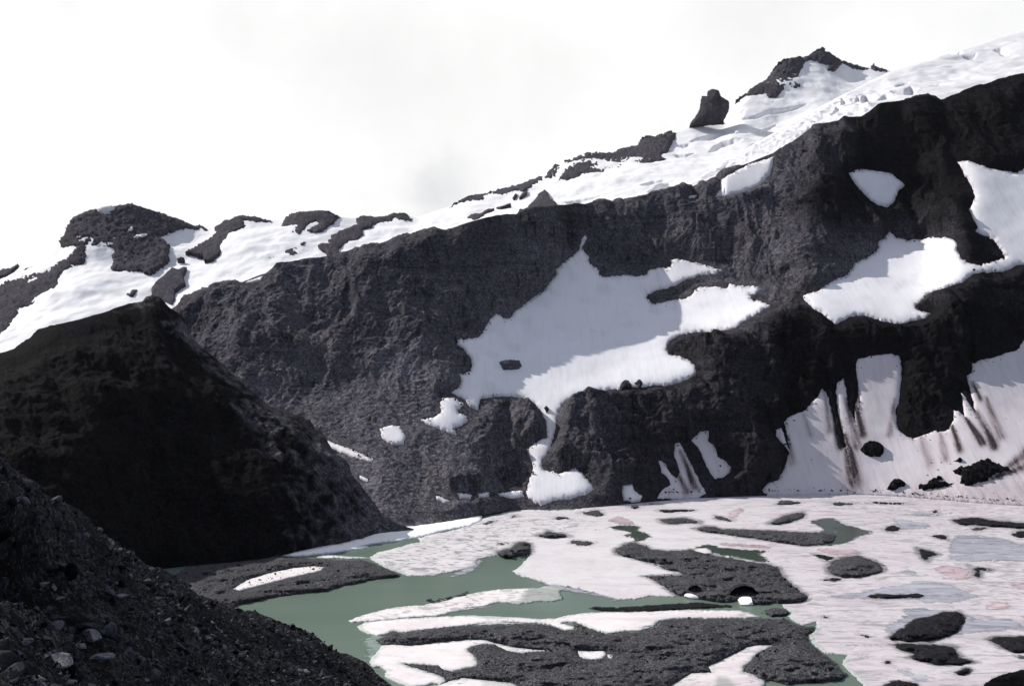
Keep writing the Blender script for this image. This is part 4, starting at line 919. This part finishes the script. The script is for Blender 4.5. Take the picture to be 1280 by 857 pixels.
spit = [(205, 752), (215, 720), (232, 708), (258, 705), (292, 702), (317, 699), (352, 693), (381, 697), (397, 697.5), (421, 699), (456, 699), (466, 703), (482, 709), (502, 717), (500, 719.5), (482, 721.5), (462, 724.6), (431, 731), (417, 735), (401, 738), (381, 740), (340, 746), (315, 751), (292, 756), (260, 760)]
SPITSNOW = Z8([(700, 565), (740, 540), (800, 520), (880, 503), (940, 497), (978, 500), (960, 512), (900, 525), (840, 540), (780, 555), (720, 570)])
mound(spit, 'dark gravel spit under the black hill with a white snow strip on it', 2.6, 7., avoid=[SPITSNOW], cat='gravel spit', name='gravel_spit')
lake_sheet(SPITSNOW, 'white snow strip lying on the left gravel spit', 'snow patch', M_floe, z=1.6, edge=.5, thick=2.2, name='snow_patch', sx=3, sy=1.4, amp=.7)
isle = TB([(920, 425), (960, 405), (1000, 385), (1040, 380), (1100, 395), (1140, 415)]) + TC([(60, 420), (150, 430), (250, 430), (310, 422), (400, 442), (440, 454), (480, 464), (560, 472), (640, 492), (700, 502), (790, 512), (860, 540), (885, 590), (930, 635), (990, 680), (1040, 715), (1020, 740), (940, 748), (830, 752), (730, 762), (650, 740),
  (480, 747), (380, 727), (280, 707), (230, 707), (190, 688), (130, 645), (60, 600), (10, 587), (120, 583), (255, 580), (250, 565), (150, 545), (100, 525), (0, 490)]) + TB([(1220, 520), (1100, 495), (1000, 470), (940, 455)])
mound(isle, 'broad dark gravel island with two small ice caves on its near side', 3.0, 8., sx=2.2, nz=.45)
G = [
 (TB([(190, 450), (220, 430), (290, 410), (330, 380), (370, 375), (410, 390), (415, 440), (400, 455), (340, 465), (290, 472), (230, 465)]), 'rounded dark rubble hump at the tip of the big white floe', dict(H=4.5, w=5, mat=M_gravel)),
 (TH([(650, 335), (680, 320), (700, 330), (760, 310), (820, 300), (870, 285), (905, 275), (905, 290), (820, 314), (740, 332), (690, 341)]), 'thin line of dark rubble along the upper ice floe in open water', dict(H=1.2, w=1.5, sx=1.5, sy=.8, amp=.8)),
 (TC([(-60, 772), (60, 765), (200, 755), (340, 745), (420, 755), (560, 765), (600, 775), (480, 785), (300, 792), (150, 802), (0, 808), (-150, 806), (-250, 800), (-330, 785), (-280, 772), (-150, 778)]), 'low muddy gravel bar in the narrow green channel', dict(H=.8, w=3, mat=M_gravel_dark, base=.15)),
 (TC([(745, 810), (790, 785), (850, 778), (900, 790), (930, 815), (900, 830), (800, 835)]), 'small gravel islet in the channel right of the muddy bar', dict(H=1.5, w=4)),
 (TC([(330, 295), (400, 282), (460, 285), (500, 298), (620, 300), (760, 305), (880, 310), (1000, 318), (1130, 320), (1220, 340), (1200, 375), (1120, 400), (1000, 405), (880, 385), (750, 365), (600, 345), (480, 325), (400, 318)]), 'long lens of dark gravel in the ice above the broad gravel island', dict(H=2)),
 (TC([(780, 270), (840, 235), (920, 205), (1000, 193), (1015, 215), (980, 240), (900, 265), (840, 272)]), 'leaf-shaped dark gravel patch just above the right end of the long lens', dict(H=2, w=5)),
 (TC([(110, 240), (200, 232), (280, 230), (370, 250), (380, 262), (300, 265), (200, 270), (150, 265)]), 'flat gravel smear left above the long lens', dict(H=1, w=4)),
 (TC([(95, 185), (170, 180), (260, 175), (350, 180), (330, 190), (240, 197), (170, 202)]), 'narrow dark streak of rubble above the flat gravel smear', dict(H=.8, w=3, mat=M_gravel_dark)),
 (TC([(450, 210), (500, 220), (560, 240), (590, 252), (520, 250), (460, 238)]), 'small dark rubble patch touching the pink snow above the long lens', dict(H=1, w=4)),
 (TC([(825, 150), (860, 125), (900, 122), (1010, 135), (950, 147), (880, 152)]), 'dark rubble lens near the far ice edge, left of the twin', dict(H=1.4, w=4)),
 (TC([(1160, 142), (1220, 132), (1290, 140), (1320, 152), (1200, 154)]), 'dark rubble lens near the far ice edge, right of the twin', dict(H=1.2, w=4)),
 (TB([(440, 340), (490, 325), (510, 308), (540, 318), (600, 325), (660, 345), (560, 352), (500, 350)]), 'peaked dark rubble pile above the big white floe', dict(H=2.5, w=4)),
 (TB([(640, 385), (665, 366), (740, 372), (810, 382), (770, 402), (700, 400)]), 'flat dark rubble patch on the top edge of the big white floe', dict(H=1.2, w=4)),
 (TB([(700, 202), (760, 190), (830, 182), (862, 205), (850, 222), (790, 220)]), 'dark rubble patch left of the big pink snow patch', dict(H=1.2, w=4)),
 (TB([(540, 237), (580, 220), (640, 225), (655, 236), (580, 242)]), 'thin dark rubble lens in the ice left of centre', dict(H=1, w=3)),
 (TB([(270, 227), (310, 210), (345, 222), (300, 232)]), 'small rubble fleck near the far shore, leftmost on the ice', dict(H=1.2, w=3)),
 (TB([(1000, 165), (1050, 150), (1095, 160), (1060, 177)]), 'small rubble fleck near the cliff foot and the snow scrap', dict(H=1, w=3)),
 (TB([(1110, 148), (1150, 138), (1205, 145), (1150, 152)]), 'faint rubble streak right of the small fleck at the cliff foot', dict(H=.8, w=3)),
 (TB([(1175, 183), (1220, 178), (1300, 185), (1330, 195), (1260, 200)]), 'dark greenish streak in the ice above the flat gravel smear', dict(H=.6, w=3, mat=M_gravel_dark)),
 (TE([(60, 130), (90, 90), (170, 60), (260, 50), (340, 75), (400, 110), (430, 145), (380, 165), (270, 187), (150, 182), (80, 165)]), 'round dark gravel cone in the ice right of the broad island', dict(H=3.2, w=7)),
 (TE([(440, 560), (480, 520), (540, 480), (600, 440), (700, 420), (780, 395), (880, 395), (935, 430), (910, 490), (880, 530), (780, 562), (650, 584), (560, 587)]), 'large black rubble mound in the right-hand ice', dict(H=3.5, w=7, mat=M_gravel_dark)),
 (TE([(465, 600), (500, 590), (640, 595), (760, 600), (860, 615), (880, 650), (900, 680), (1010, 710), (860, 727), (740, 730), (640, 702), (560, 680), (600, 660), (500, 628)]), 'black rubble patch directly below the large black mound', dict(H=2.6, w=6, mat=M_gravel_dark)),
 (TE([(1045, 567), (1100, 550), (1280, 545), (1400, 560), (1400, 640), (1290, 650), (1220, 652), (1140, 622)]), 'black rubble mound cut by the right edge', dict(H=2.5, w=6, mat=M_gravel_dark)),
 (TE([(840, 768), (900, 745), (960, 733), (972, 757), (920, 787), (860, 787)]), 'small black rubble hook near the bottom right', dict(H=1.6, w=4, mat=M_gravel_dark)),
 (TE([(1030, 845), (1100, 800), (1200, 770), (1290, 750), (1450, 730), (1450, 940), (990, 940)]), 'black rubble bank filling the bottom right corner', dict(H=3, w=7, mat=M_hill, tone=.3)),
 (TE([(390, 855), (470, 815), (560, 820), (640, 835), (620, 880), (400, 890)]), 'black rubble hump at the bottom edge beside the grey ice block', dict(H=2, w=5, mat=M_gravel_dark)),
 (TD([(612, 510), (660, 520), (720, 535), (765, 555), (700, 570), (690, 602), (650, 577), (628, 545)]), 'ragged dark hole of rubble beside the blue slush', dict(H=.7, w=4, mat=M_gravel_dark)),
 (TD([(690, 440), (740, 430), (800, 430), (822, 472), (760, 460)]), 'dark rubble fleck at the upper left corner of the blue slush', dict(H=.9, w=4, mat=M_gravel_dark)),
 (TD([(830, 342), (900, 330), (1010, 328), (1100, 345), (1290, 360), (1400, 365), (1400, 400), (1290, 397), (1150, 387), (1000, 377), (880, 372)]), 'long black rubble streak running to the right edge', dict(H=1.6, w=5, mat=M_gravel_dark)),
 (TE([(300, 302), (360, 285), (460, 288), (540, 290), (620, 280), (690, 300), (640, 317), (540, 314), (400, 320), (320, 314)]), 'dark rubble core inside the long blue slush lens', dict(H=1.3, w=4, mat=M_gravel_dark)),
 (TD([(310, 238), (360, 228), (500, 235), (620, 240), (560, 247), (420, 247)]), 'thin dark crack of rubble along the far ice at the slope foot', dict(H=.8, w=3, mat=M_gravel_dark)),
 (TD([(70, 242), (130, 233), (270, 238), (200, 254)]), 'short dark rubble lens left of the thin crack', dict(H=1, w=3)),
 (TD([(700, 292), (740, 278), (762, 295), (720, 302)]), 'tiny dark rubble fleck above the small blue slush patch', dict(H=1, w=3, mat=M_gravel_dark)),
 (TD([(410, 395), (440, 378), (490, 372), (530, 395), (500, 412), (430, 412)]), 'small dark rubble patch at the left tip of the small blue slush', dict(H=1, w=3, mat=M_gravel_dark)),
 (TD([(-30, 550), (60, 558), (130, 575), (60, 592), (0, 572)]), 'dark rubble wedge between pink snow and the gravel cone', dict(H=1, w=3, mat=M_gravel_dark)),
 (TE([(10, 205), (60, 192), (150, 185), (180, 195), (120, 215)]), 'thin rubble streak just under the round gravel cone', dict(H=.6, w=3, mat=M_gravel_dark)),
 (TE([(245, 535), (300, 540), (365, 556), (320, 560)]), 'tiny dark sliver in clean ice left of the black mound', dict(H=.5, w=2, mat=M_gravel_dark)),
 (TE([(10, 425), (50, 420), (95, 432), (60, 442)]), 'tiny dark sliver in clean ice right of the gravel islet', dict(H=.5, w=2, mat=M_gravel_dark)),
 (TE([(415, 700), (440, 693), (485, 708), (450, 724), (420, 720)]), 'small dark rubble fleck above the grey ice block', dict(H=.9, w=3, mat=M_gravel_dark)),
 (TD([(930, 400), (970, 390), (1100, 380), (1050, 398), (980, 410)]), 'grey rubble smear under the long black streak', dict(H=.7, w=3)),
 (TD([(1190, 430), (1240, 410), (1300, 400), (1400, 420), (1400, 450), (1240, 452)]), 'dark rubble patch at the right edge above the blue slush', dict(H=1.2, w=4, mat=M_gravel_dark)),
 (TD([(930, 620), (960, 640), (1000, 632), (1090, 645), (1080, 660), (1010, 650), (1020, 690), (1000, 705), (960, 680), (985, 660)]), 'branching dark crack between pink snow and white ice', dict(H=.6, w=2, mat=M_gravel_dark)),
]
for poly, lab, kw in G: mound(poly, lab, **dict(dict(cat='rubble patch', name='rubble_patch'), **kw))
# melt pools
POOLS = [
 (TB([(720, 305), (800, 300), (880, 285), (950, 272), (1080, 272), (1110, 285), (1090, 305), (1160, 330), (1175, 345), (1130, 370), (1060, 390), (1030, 382), (1010, 368), (1035, 357), (970, 352), (960, 337), (1010, 320), (960, 312), (880, 302), (800, 312)]), 'dark green pool under the big pink snow patch'),
 (TB([(85, 275), (110, 255), (180, 240), (255, 238), (200, 262), (140, 278)]), 'green pool near the far shore, upper of two on the left'),
 (TA([(1060, 217), (1150, 197), (1240, 185), (1180, 206), (1100, 222)]), 'narrow green pool close to the left far shore'),
 (TB([(160, 402), (220, 375), (300, 380), (330, 385), (280, 397), (200, 407)]), 'small green pool beside the rounded rubble hump'),
 (TD([(-70, 350), (0, 335), (50, 322), (130, 330), (180, 365), (260, 385), (385, 415), (280, 450), (200, 490), (100, 505), (-40, 500), (-110, 480), (-50, 440), (30, 400)]), 'grey green pool at the right end of the long gravel lens'),
 (TC([(310, 412), (360, 395), (430, 385), (500, 405), (620, 420), (780, 425), (830, 430), (780, 445), (760, 460), (800, 480), (825, 502), (790, 512), (700, 502), (600, 480), (540, 466), (480, 462), (440, 452), (380, 436)]), 'dark green pool along the upper rim of the broad gravel island'),
 (TE([(340, 62), (380, 70), (430, 105), (460, 145), (420, 150), (390, 115), (340, 80)]), 'grey green pool on the right flank of the gravel cone'),
 (TE([(1140, 622), (1220, 655), (1300, 655), (1400, 660), (1400, 715), (1290, 705), (1200, 690)]), 'dull green pool below the rubble at the right edge'),
]
for poly, lab in POOLS: lake_sheet(poly, lab, 'meltwater pool', M_pool, z=.70, edge=.03, thick=.3, name='meltwater_pool', group='meltwater pools in the lake ice', sx=4, sy=1.5, amp=1.0)
PINK = [
 (TB([(860, 250), (900, 230), (940, 215), (1020, 235), (1090, 268), (1040, 275), (950, 275)]), 'triangular pink snow patch above the dark green pool'),
 (TC([(515, 225), (540, 190), (590, 170), (640, 165), (660, 190), (620, 210), (600, 240), (560, 235)]), 'pink snow patch near the far ice above the long gravel lens'),
 (TC([(420, 382), (560, 380), (700, 390), (830, 400), (800, 422), (650, 415), (500, 405)]), 'long pink snow strip between the gravel lens and the broad island'),
 (TD([(-40, 515), (60, 510), (140, 515), (240, 515), (290, 540), (240, 555), (120, 562), (40, 545)]), 'pink snow strip on top of the gravel cone'),
 (TD([(700, 645), (740, 620), (800, 612), (900, 630), (960, 650), (990, 660), (960, 680), (1000, 700), (900, 720), (820, 700), (740, 670)]), 'largest pink snow patch, below the blue slush field'),
 (TD([(1160, 745), (1220, 725), (1290, 718), (1400, 715), (1400, 775), (1290, 775), (1220, 770)]), 'pink snow patch cut by the right edge'),
 (TE([(1005, 370), (1050, 345), (1120, 330), (1180, 330), (1215, 350), (1250, 375), (1160, 392), (1070, 400)]), 'oval pink snow patch right of the long blue lens'),
]
for poly, lab in PINK: lake_sheet(poly, lab, 'pink snow', M_pink, z=.85, edge=.2, thick=.5, name='pink_snow_patch', group='pink algae snow patches', sx=4, sy=1.5, amp=1.0)
BLUE = [
 (TD([(790, 582), (800, 500), (830, 430), (1000, 430), (1150, 450), (1290, 495), (1400, 500), (1400, 600), (1290, 602), (1100, 600), (900, 605)]), 'wide field of blue grey slush at the right edge'),
 (TD([(440, 320), (520, 335), (640, 350), (740, 375), (700, 395), (600, 402), (520, 407), (480, 370)]), 'small blue grey slush patch left of the long black streak'),
 (TE([(20, 305), (100, 290), (260, 270), (420, 240), (560, 220), (700, 212), (850, 225), (900, 255), (980, 280), (1040, 310), (950, 330), (860, 350), (720, 352), (640, 347), (600, 322), (400, 320), (200, 327), (100, 322)]), 'long lens of blue grey slush with a dark core'),
 (TE([(390, 500), (450, 460), (520, 420), (500, 385), (520, 370), (640, 370), (800, 385), (930, 420), (1040, 440), (1200, 430), (1290, 480), (1400, 490), (1400, 512), (1290, 512), (1100, 527), (900, 545), (780, 565), (560, 590), (460, 560)]), 'blue grey slush skirt around the large black mound'),
 (TE([(480, 150), (540, 130), (620, 140), (655, 182), (580, 188)]), 'pale blue slush spot right of the gravel cone'),
 (TE([(100, 600), (180, 585), (300, 595), (435, 600), (420, 620), (300, 620), (150, 612)]), 'thin lavender slush strip in clean ice left of the black rubble'),
 (TE([(430, 760), (470, 740), (560, 745), (640, 770), (760, 805), (680, 837), (600, 832), (520, 787)]), 'grey ice block shape near the bottom edge right of centre'),
 (TD([(610, 145), (700, 120), (850, 130), (900, 150), (780, 172), (650, 168)]), 'grey slush patch at the foot of the dirty snow slope'),
 (TD([(540, 300), (640, 290), (760, 300), (880, 290), (840, 312), (700, 322), (600, 320)]), 'faint grey slush band above the small blue patch'),
 (TE([(510, 685), (560, 680), (640, 705), (700, 730), (620, 715)]), 'narrow grey slush tongue under the black rubble patch'),
]
for poly, lab in BLUE: lake_sheet(poly, lab, 'slush', M_slush, z=.66, edge=.03, thick=.3, name='slush_patch', group='blue grey slush patches', sx=4, sy=1.5, amp=1.2)
lake_sheet(TC([(335, 427), (370, 418), (410, 416), (440, 430), (446, 450), (390, 454), (350, 440)]), 'small white snow hump at the green pool on the broad island', 'snow patch', M_floe, z=2.0, edge=.9, thick=2, name='snow_patch', sx=2, sy=1, amp=.4)
lake_sheet(TC([(525, 470), (540, 460), (560, 466), (550, 476)]), 'tiny white snow lump on the upper rim of the broad island', 'snow patch', M_floe, z=2.2, edge=.9, thick=2, name='snow_patch', sx=2, sy=1, amp=.3)

def halo(X, Y):
    r = np.zeros(X.shape)
    for poly in [field, spit, isle] + [g_[0] for g_ in G]:
        dd = sdist(np.array(poly) * [1, 3], X, Y * 3, 20)
        r = np.maximum(r, sstep(-14, 3, dd) * (1 if len(poly) > 7 else .7))
    return r
lake_sheet(main_ice, 'main sheet of white lake ice covering the far and right side of the lake', 'ice sheet', M_ice, mottle=mot, wet=weti, halo_=halo, name='ice_sheet', sx=3.4, sy=1.3, amp=1.2)

# ice blocks by the hill foot
for k, (x, y, s, sc, lab) in enumerate([(247, 716, 6, (1.2, 1, .8), 'upper left ice block of the white cluster at the foot of the black hill'), (244, 720, 4.5, (1, 1, .8), 'lowest ice block of the white cluster at the hill foot'), (254, 714, 6, (1.2, 1, .7), 'middle ice block of the white cluster at the hill foot'),
                                  (270, 713.5, 11, (1.5, 1, .42), 'long flat ice block at the right of the white cluster')]):
    p = onlake(np.array([x]), np.array([y + 1.5]), np.array([.8]))[0]
    boulder(p, s / F * p[1], 500 + k, lab, 'ice blocks at the hill foot', M_snow, sc, 'ice_block', 'ice block', 2)
lake_sheet(Z8([(552, 548), (570, 552), (590, 572), (580, 576), (556, 558)]), 'small white ice scrap at the scree edge below the ice blocks', 'ice floe', M_floe, z=1.4, sx=2, sy=1, amp=.3, name='ice_floe')
for k, (x, y, s, lab) in enumerate([(537, 749, 3.5, 'pale stone at the left end of the rubble line in open water'), (549, 747, 2, 'small pale stone next to the pale one on the rubble line'), (583, 739, 2.2, 'dark stone at the right end of the rubble line')]):
    p = onlake(np.array([x]), np.array([y]), np.array([.9]))[0]
    boulder(p, s / F * p[1], 520 + k, lab, 'stones on the rubble line', M_stone, (1.2, 1, .8), 'boulder', 'boulder', 1)
lake_sheet(TH([(235, 565), (330, 525), (430, 540), (440, 610), (360, 700), (370, 760), (440, 810), (520, 880), (380, 900), (290, 780), (250, 660)]), 'pale ice shelf showing through the green water beside the hook-shaped floe', 'ice shelf', M_shelf, z=.25, edge=.02, thick=.1, name='ice_shelf', sx=4, sy=1.5)
lake_sheet(TB([(-60, 565), (10, 500), (110, 470), (130, 500), (80, 560), (0, 585), (-60, 600), (-130, 600)]), 'thin grey slush trailing off the mottled ice into the open water', 'slush', M_slush, z=.3, edge=.02, thick=.1, name='slush_patch', group='blue grey slush patches', sx=4, sy=1.5)
lake_sheet(TB([(420, 590), (540, 620), (700, 660), (860, 690), (1000, 720), (960, 750), (820, 720), (640, 690), (520, 665), (440, 630)]), 'brownish slush ledge along the water edge of the big white floe', 'slush', M_slush, z=.3, edge=.02, thick=.1, name='slush_patch', group='blue grey slush patches', sx=4, sy=1.5)
# ice caves: a dark hollow arch with a lump of snow at its mouth
def cave(px, py, w, hgt, label):
    base = onlake(np.array([px]), np.array([py]), np.array([1.2]))[0]; k = base[1] / F
    rx, rz, ry = w * k / 2, hgt * k, w * k * .9
    e = bpy.data.objects.new('ice_cave', None); C.objects.link(e); e.location = tuple(base); tag(e, label, 'ice cave', 'ice caves in the broad gravel island')
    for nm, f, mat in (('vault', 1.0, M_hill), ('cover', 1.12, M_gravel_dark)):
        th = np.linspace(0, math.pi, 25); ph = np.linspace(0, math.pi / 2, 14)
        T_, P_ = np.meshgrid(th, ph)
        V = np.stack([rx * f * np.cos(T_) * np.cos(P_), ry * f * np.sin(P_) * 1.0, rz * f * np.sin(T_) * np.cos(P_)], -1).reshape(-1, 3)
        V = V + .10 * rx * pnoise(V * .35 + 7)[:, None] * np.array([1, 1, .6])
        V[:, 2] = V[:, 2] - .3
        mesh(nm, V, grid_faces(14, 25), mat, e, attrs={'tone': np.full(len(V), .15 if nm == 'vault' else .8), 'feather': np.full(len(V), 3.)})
    return e
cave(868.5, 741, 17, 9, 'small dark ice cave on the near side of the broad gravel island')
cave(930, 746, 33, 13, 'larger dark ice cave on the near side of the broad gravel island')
for k, (x, y, s, sc, lab) in enumerate([(866, 744, 10, (1.1, .8, .7), 'white snow lump in the mouth of the smaller ice cave'), (933, 751, 13, (1.1, .8, .62), 'white snow lump in the mouth of the larger ice cave')]):
    p = onlake(np.array([x]), np.array([y + 1]), np.array([.9]))[0]
    boulder(p, s / F * p[1], 540 + k, lab, 'snow lumps at the ice caves', M_snow, sc, 'snow_lump', 'snow lump', 2)
scatter('rockfall_stones', 'fallen stones strewn along the edges of the snow patches on the ridge', 'stones', [a for a, b in MARGIN], [b for a, b in MARGIN], M_stone_dark, 31)
# loose stones on the gravel
def gravel_stones():
    r = np.random.default_rng(9); P, Sz = [], []
    for poly, n in ((field, 1500), (isle, 700), (spit, 350)):
        A = np.array(poly); lo, hi = A.min(0), A.max(0)
        X = r.uniform(lo[0], hi[0], n * 3); Y = r.uniform(lo[1], min(hi[1], 890), n * 3)
        m = inside(A, X, Y)
        for av in (fl3, fl4, fl5, fl6): m &= ~inside(np.array(av), X, Y)
        for x, y in list(zip(X[m], Y[m]))[:n]:
            d = dist(A, np.array([x]), np.array([y]))[0]
            h = .8 + 2.6 * (1 - math.exp(-d / 5))
            p = onlake(np.array([x]), np.array([y]), np.array([h]))[0]
            P.append(p); Sz.append(min(.35 * (1 + r.pareto(2.5)), 1.6))
    scatter('gravel_stones', 'loose stones strewn over the dark gravel by the lake', 'stones', P, Sz, M_stone_dark, 11)
gravel_stones()

# ------------------------------------------------------------------ air
def haze():
    m = bpy.data.materials.new('haze_air'); m.use_nodes = True; nt = m.node_tree
    nt.nodes.clear(); o = nt.nodes.new('ShaderNodeOutputMaterial'); v = nt.nodes.new('ShaderNodeVolumePrincipled')
    v.inputs['Color'].default_value = (.93, .93, 1, 1); v.inputs['Density'].default_value = HAZE; v.inputs['Anisotropy'].default_value = .3
    nt.links.new(v.outputs[0], o.inputs['Volume'])
    x, y0, y1, z0, z1 = 31000, -31000, 31000, -61.5, 2600
    V = [(-x, y0, z0), (x, y0, z0), (x, y1, z0), (-x, y1, z0), (-x, y0, z1), (x, y0, z1), (x, y1, z1), (-x, y1, z1)]
    b = mesh('haze', V, [(0, 3, 2, 1), (4, 5, 6, 7), (0, 1, 5, 4), (1, 2, 6, 5), (2, 3, 7, 6), (3, 0, 4, 7)], m, smooth=False)
    tag(b, 'thin pale mountain haze filling the air', 'haze', kind='stuff')
HAZE = 2.5e-6
if HAZE: haze()

# ------------------------------------------------------------------ light
SUN_AZ, SUN_EL = 62.0, 38.5          # degrees left of the view direction, above the horizon
az, el = math.radians(-SUN_AZ), math.radians(SUN_EL)
sdir = Vector((math.sin(az) * math.cos(el), math.cos(az) * math.cos(el), math.sin(el)))
sl = bpy.data.lights.new('sun', 'SUN'); sl.energy = 4.0; sl.angle = math.radians(.5); sl.color = (1, .965, .91)
so = bpy.data.objects.new('sun', sl); C.objects.link(so); so.rotation_euler = sdir.to_track_quat('Z', 'Y').to_euler(); so.location = (0, 0, 3000)

w = bpy.data.worlds.new('World'); S.world = w; w.use_nodes = True
nt = w.node_tree; nt.nodes.clear()
out = nt.nodes.new('ShaderNodeOutputWorld'); bg = nt.nodes.new('ShaderNodeBackground'); bg2 = nt.nodes.new('ShaderNodeBackground'); mx = nt.nodes.new('ShaderNodeMixShader')
sky = nt.nodes.new('ShaderNodeTexSky'); sky.sky_type = 'NISHITA'; sky.sun_disc = False
sky.sun_elevation = el; sky.sun_rotation = az; sky.altitude = 1800; sky.dust_density = .6
nt.links.new(sky.outputs[0], bg.inputs['Color']); bg.inputs['Strength'].default_value = .10
tc = nt.nodes.new('ShaderNodeTexCoord')
sep = nt.nodes.new('ShaderNodeSeparateXYZ'); nt.links.new(tc.outputs['Generated'], sep.inputs[0])
# bright overcast on the sun's side of the sky, thinning overhead and behind
dp = nt.nodes.new('ShaderNodeVectorMath'); dp.operation = 'DOT_PRODUCT'; nt.links.new(tc.outputs['Generated'], dp.inputs[0]); dp.inputs[1].default_value = (-.18, .95, .25)
cn = N(nt, 'ShaderNodeTexNoise', Scale=3.2, Detail=7, Roughness=.6); nt.links.new(tc.outputs['Generated'], cn.inputs['Vector'])
bright = ramp(nt, dp.outputs['Value'], [(.0, (.27, .28, .33)), (.45, (.46, .47, .54)), (.72, (.70, .70, .70)), (1, (.755, .75, .74))])
cl = mix(nt, 1.0, bright, ramp(nt, cn.outputs['Fac'], [(.28, .91), (.45, .99), (.62, 1.09)]), 'MULTIPLY')
pf = nt.nodes.new('ShaderNodeVectorMath'); pf.operation = 'DISTANCE'; nt.links.new(tc.outputs['Generated'], pf.inputs[0])
pf.inputs[1].default_value = Vector((-.074, 1, .150)).normalized()
pn = N(nt, 'ShaderNodeTexNoise', Scale=26, Detail=6, Roughness=.6); nt.links.new(tc.outputs['Generated'], pn.inputs['Vector'])
pd = math_(nt, 'ADD', pf.outputs['Value'], math_(nt, 'MULTIPLY', math_(nt, 'SUBTRACT', pn.outputs['Fac'], .5), .05))
cl = mix(nt, 1.0, cl, ramp(nt, pd, [(.004, (.80, .805, .82)), (.045, 1.0)]), 'MULTIPLY')     # one small grey cloud puff
nt.links.new(cl, bg2.inputs['Color']); bg2.inputs['Strength'].default_value = 1.0
cover = ramp(nt, dp.outputs['Value'], [(-.0, .55), (.5, .7), (.75, .97)])
nt.links.new(cover, mx.inputs[0]); nt.links.new(bg.outputs[0], mx.inputs[1]); nt.links.new(bg2.outputs[0], mx.inputs[2]); nt.links.new(mx.outputs[0], out.inputs['Surface'])

# ------------------------------------------------------------------ camera and render
cd = bpy.data.cameras.new('camera'); cd.lens = 35.0; cd.sensor_width = 36; cd.clip_start = .5; cd.clip_end = 100000
co = bpy.data.objects.new('camera', cd); C.objects.link(co); co.location = (0, 0, CAMZ); co.rotation_euler = (math.pi / 2, 0, 0)
S.camera = co
S.view_settings.view_transform = 'Standard'; S.view_settings.look = 'None'; S.view_settings.exposure = .42; S.view_settings.gamma = 1
S.view_settings.use_curve_mapping = False
S.render.engine = 'CYCLES'
S.cycles.use_denoising = True
S.cycles.max_bounces = 6; S.cycles.diffuse_bounces = 3; S.cycles.glossy_bounces = 2; S.cycles.volume_bounces = 1
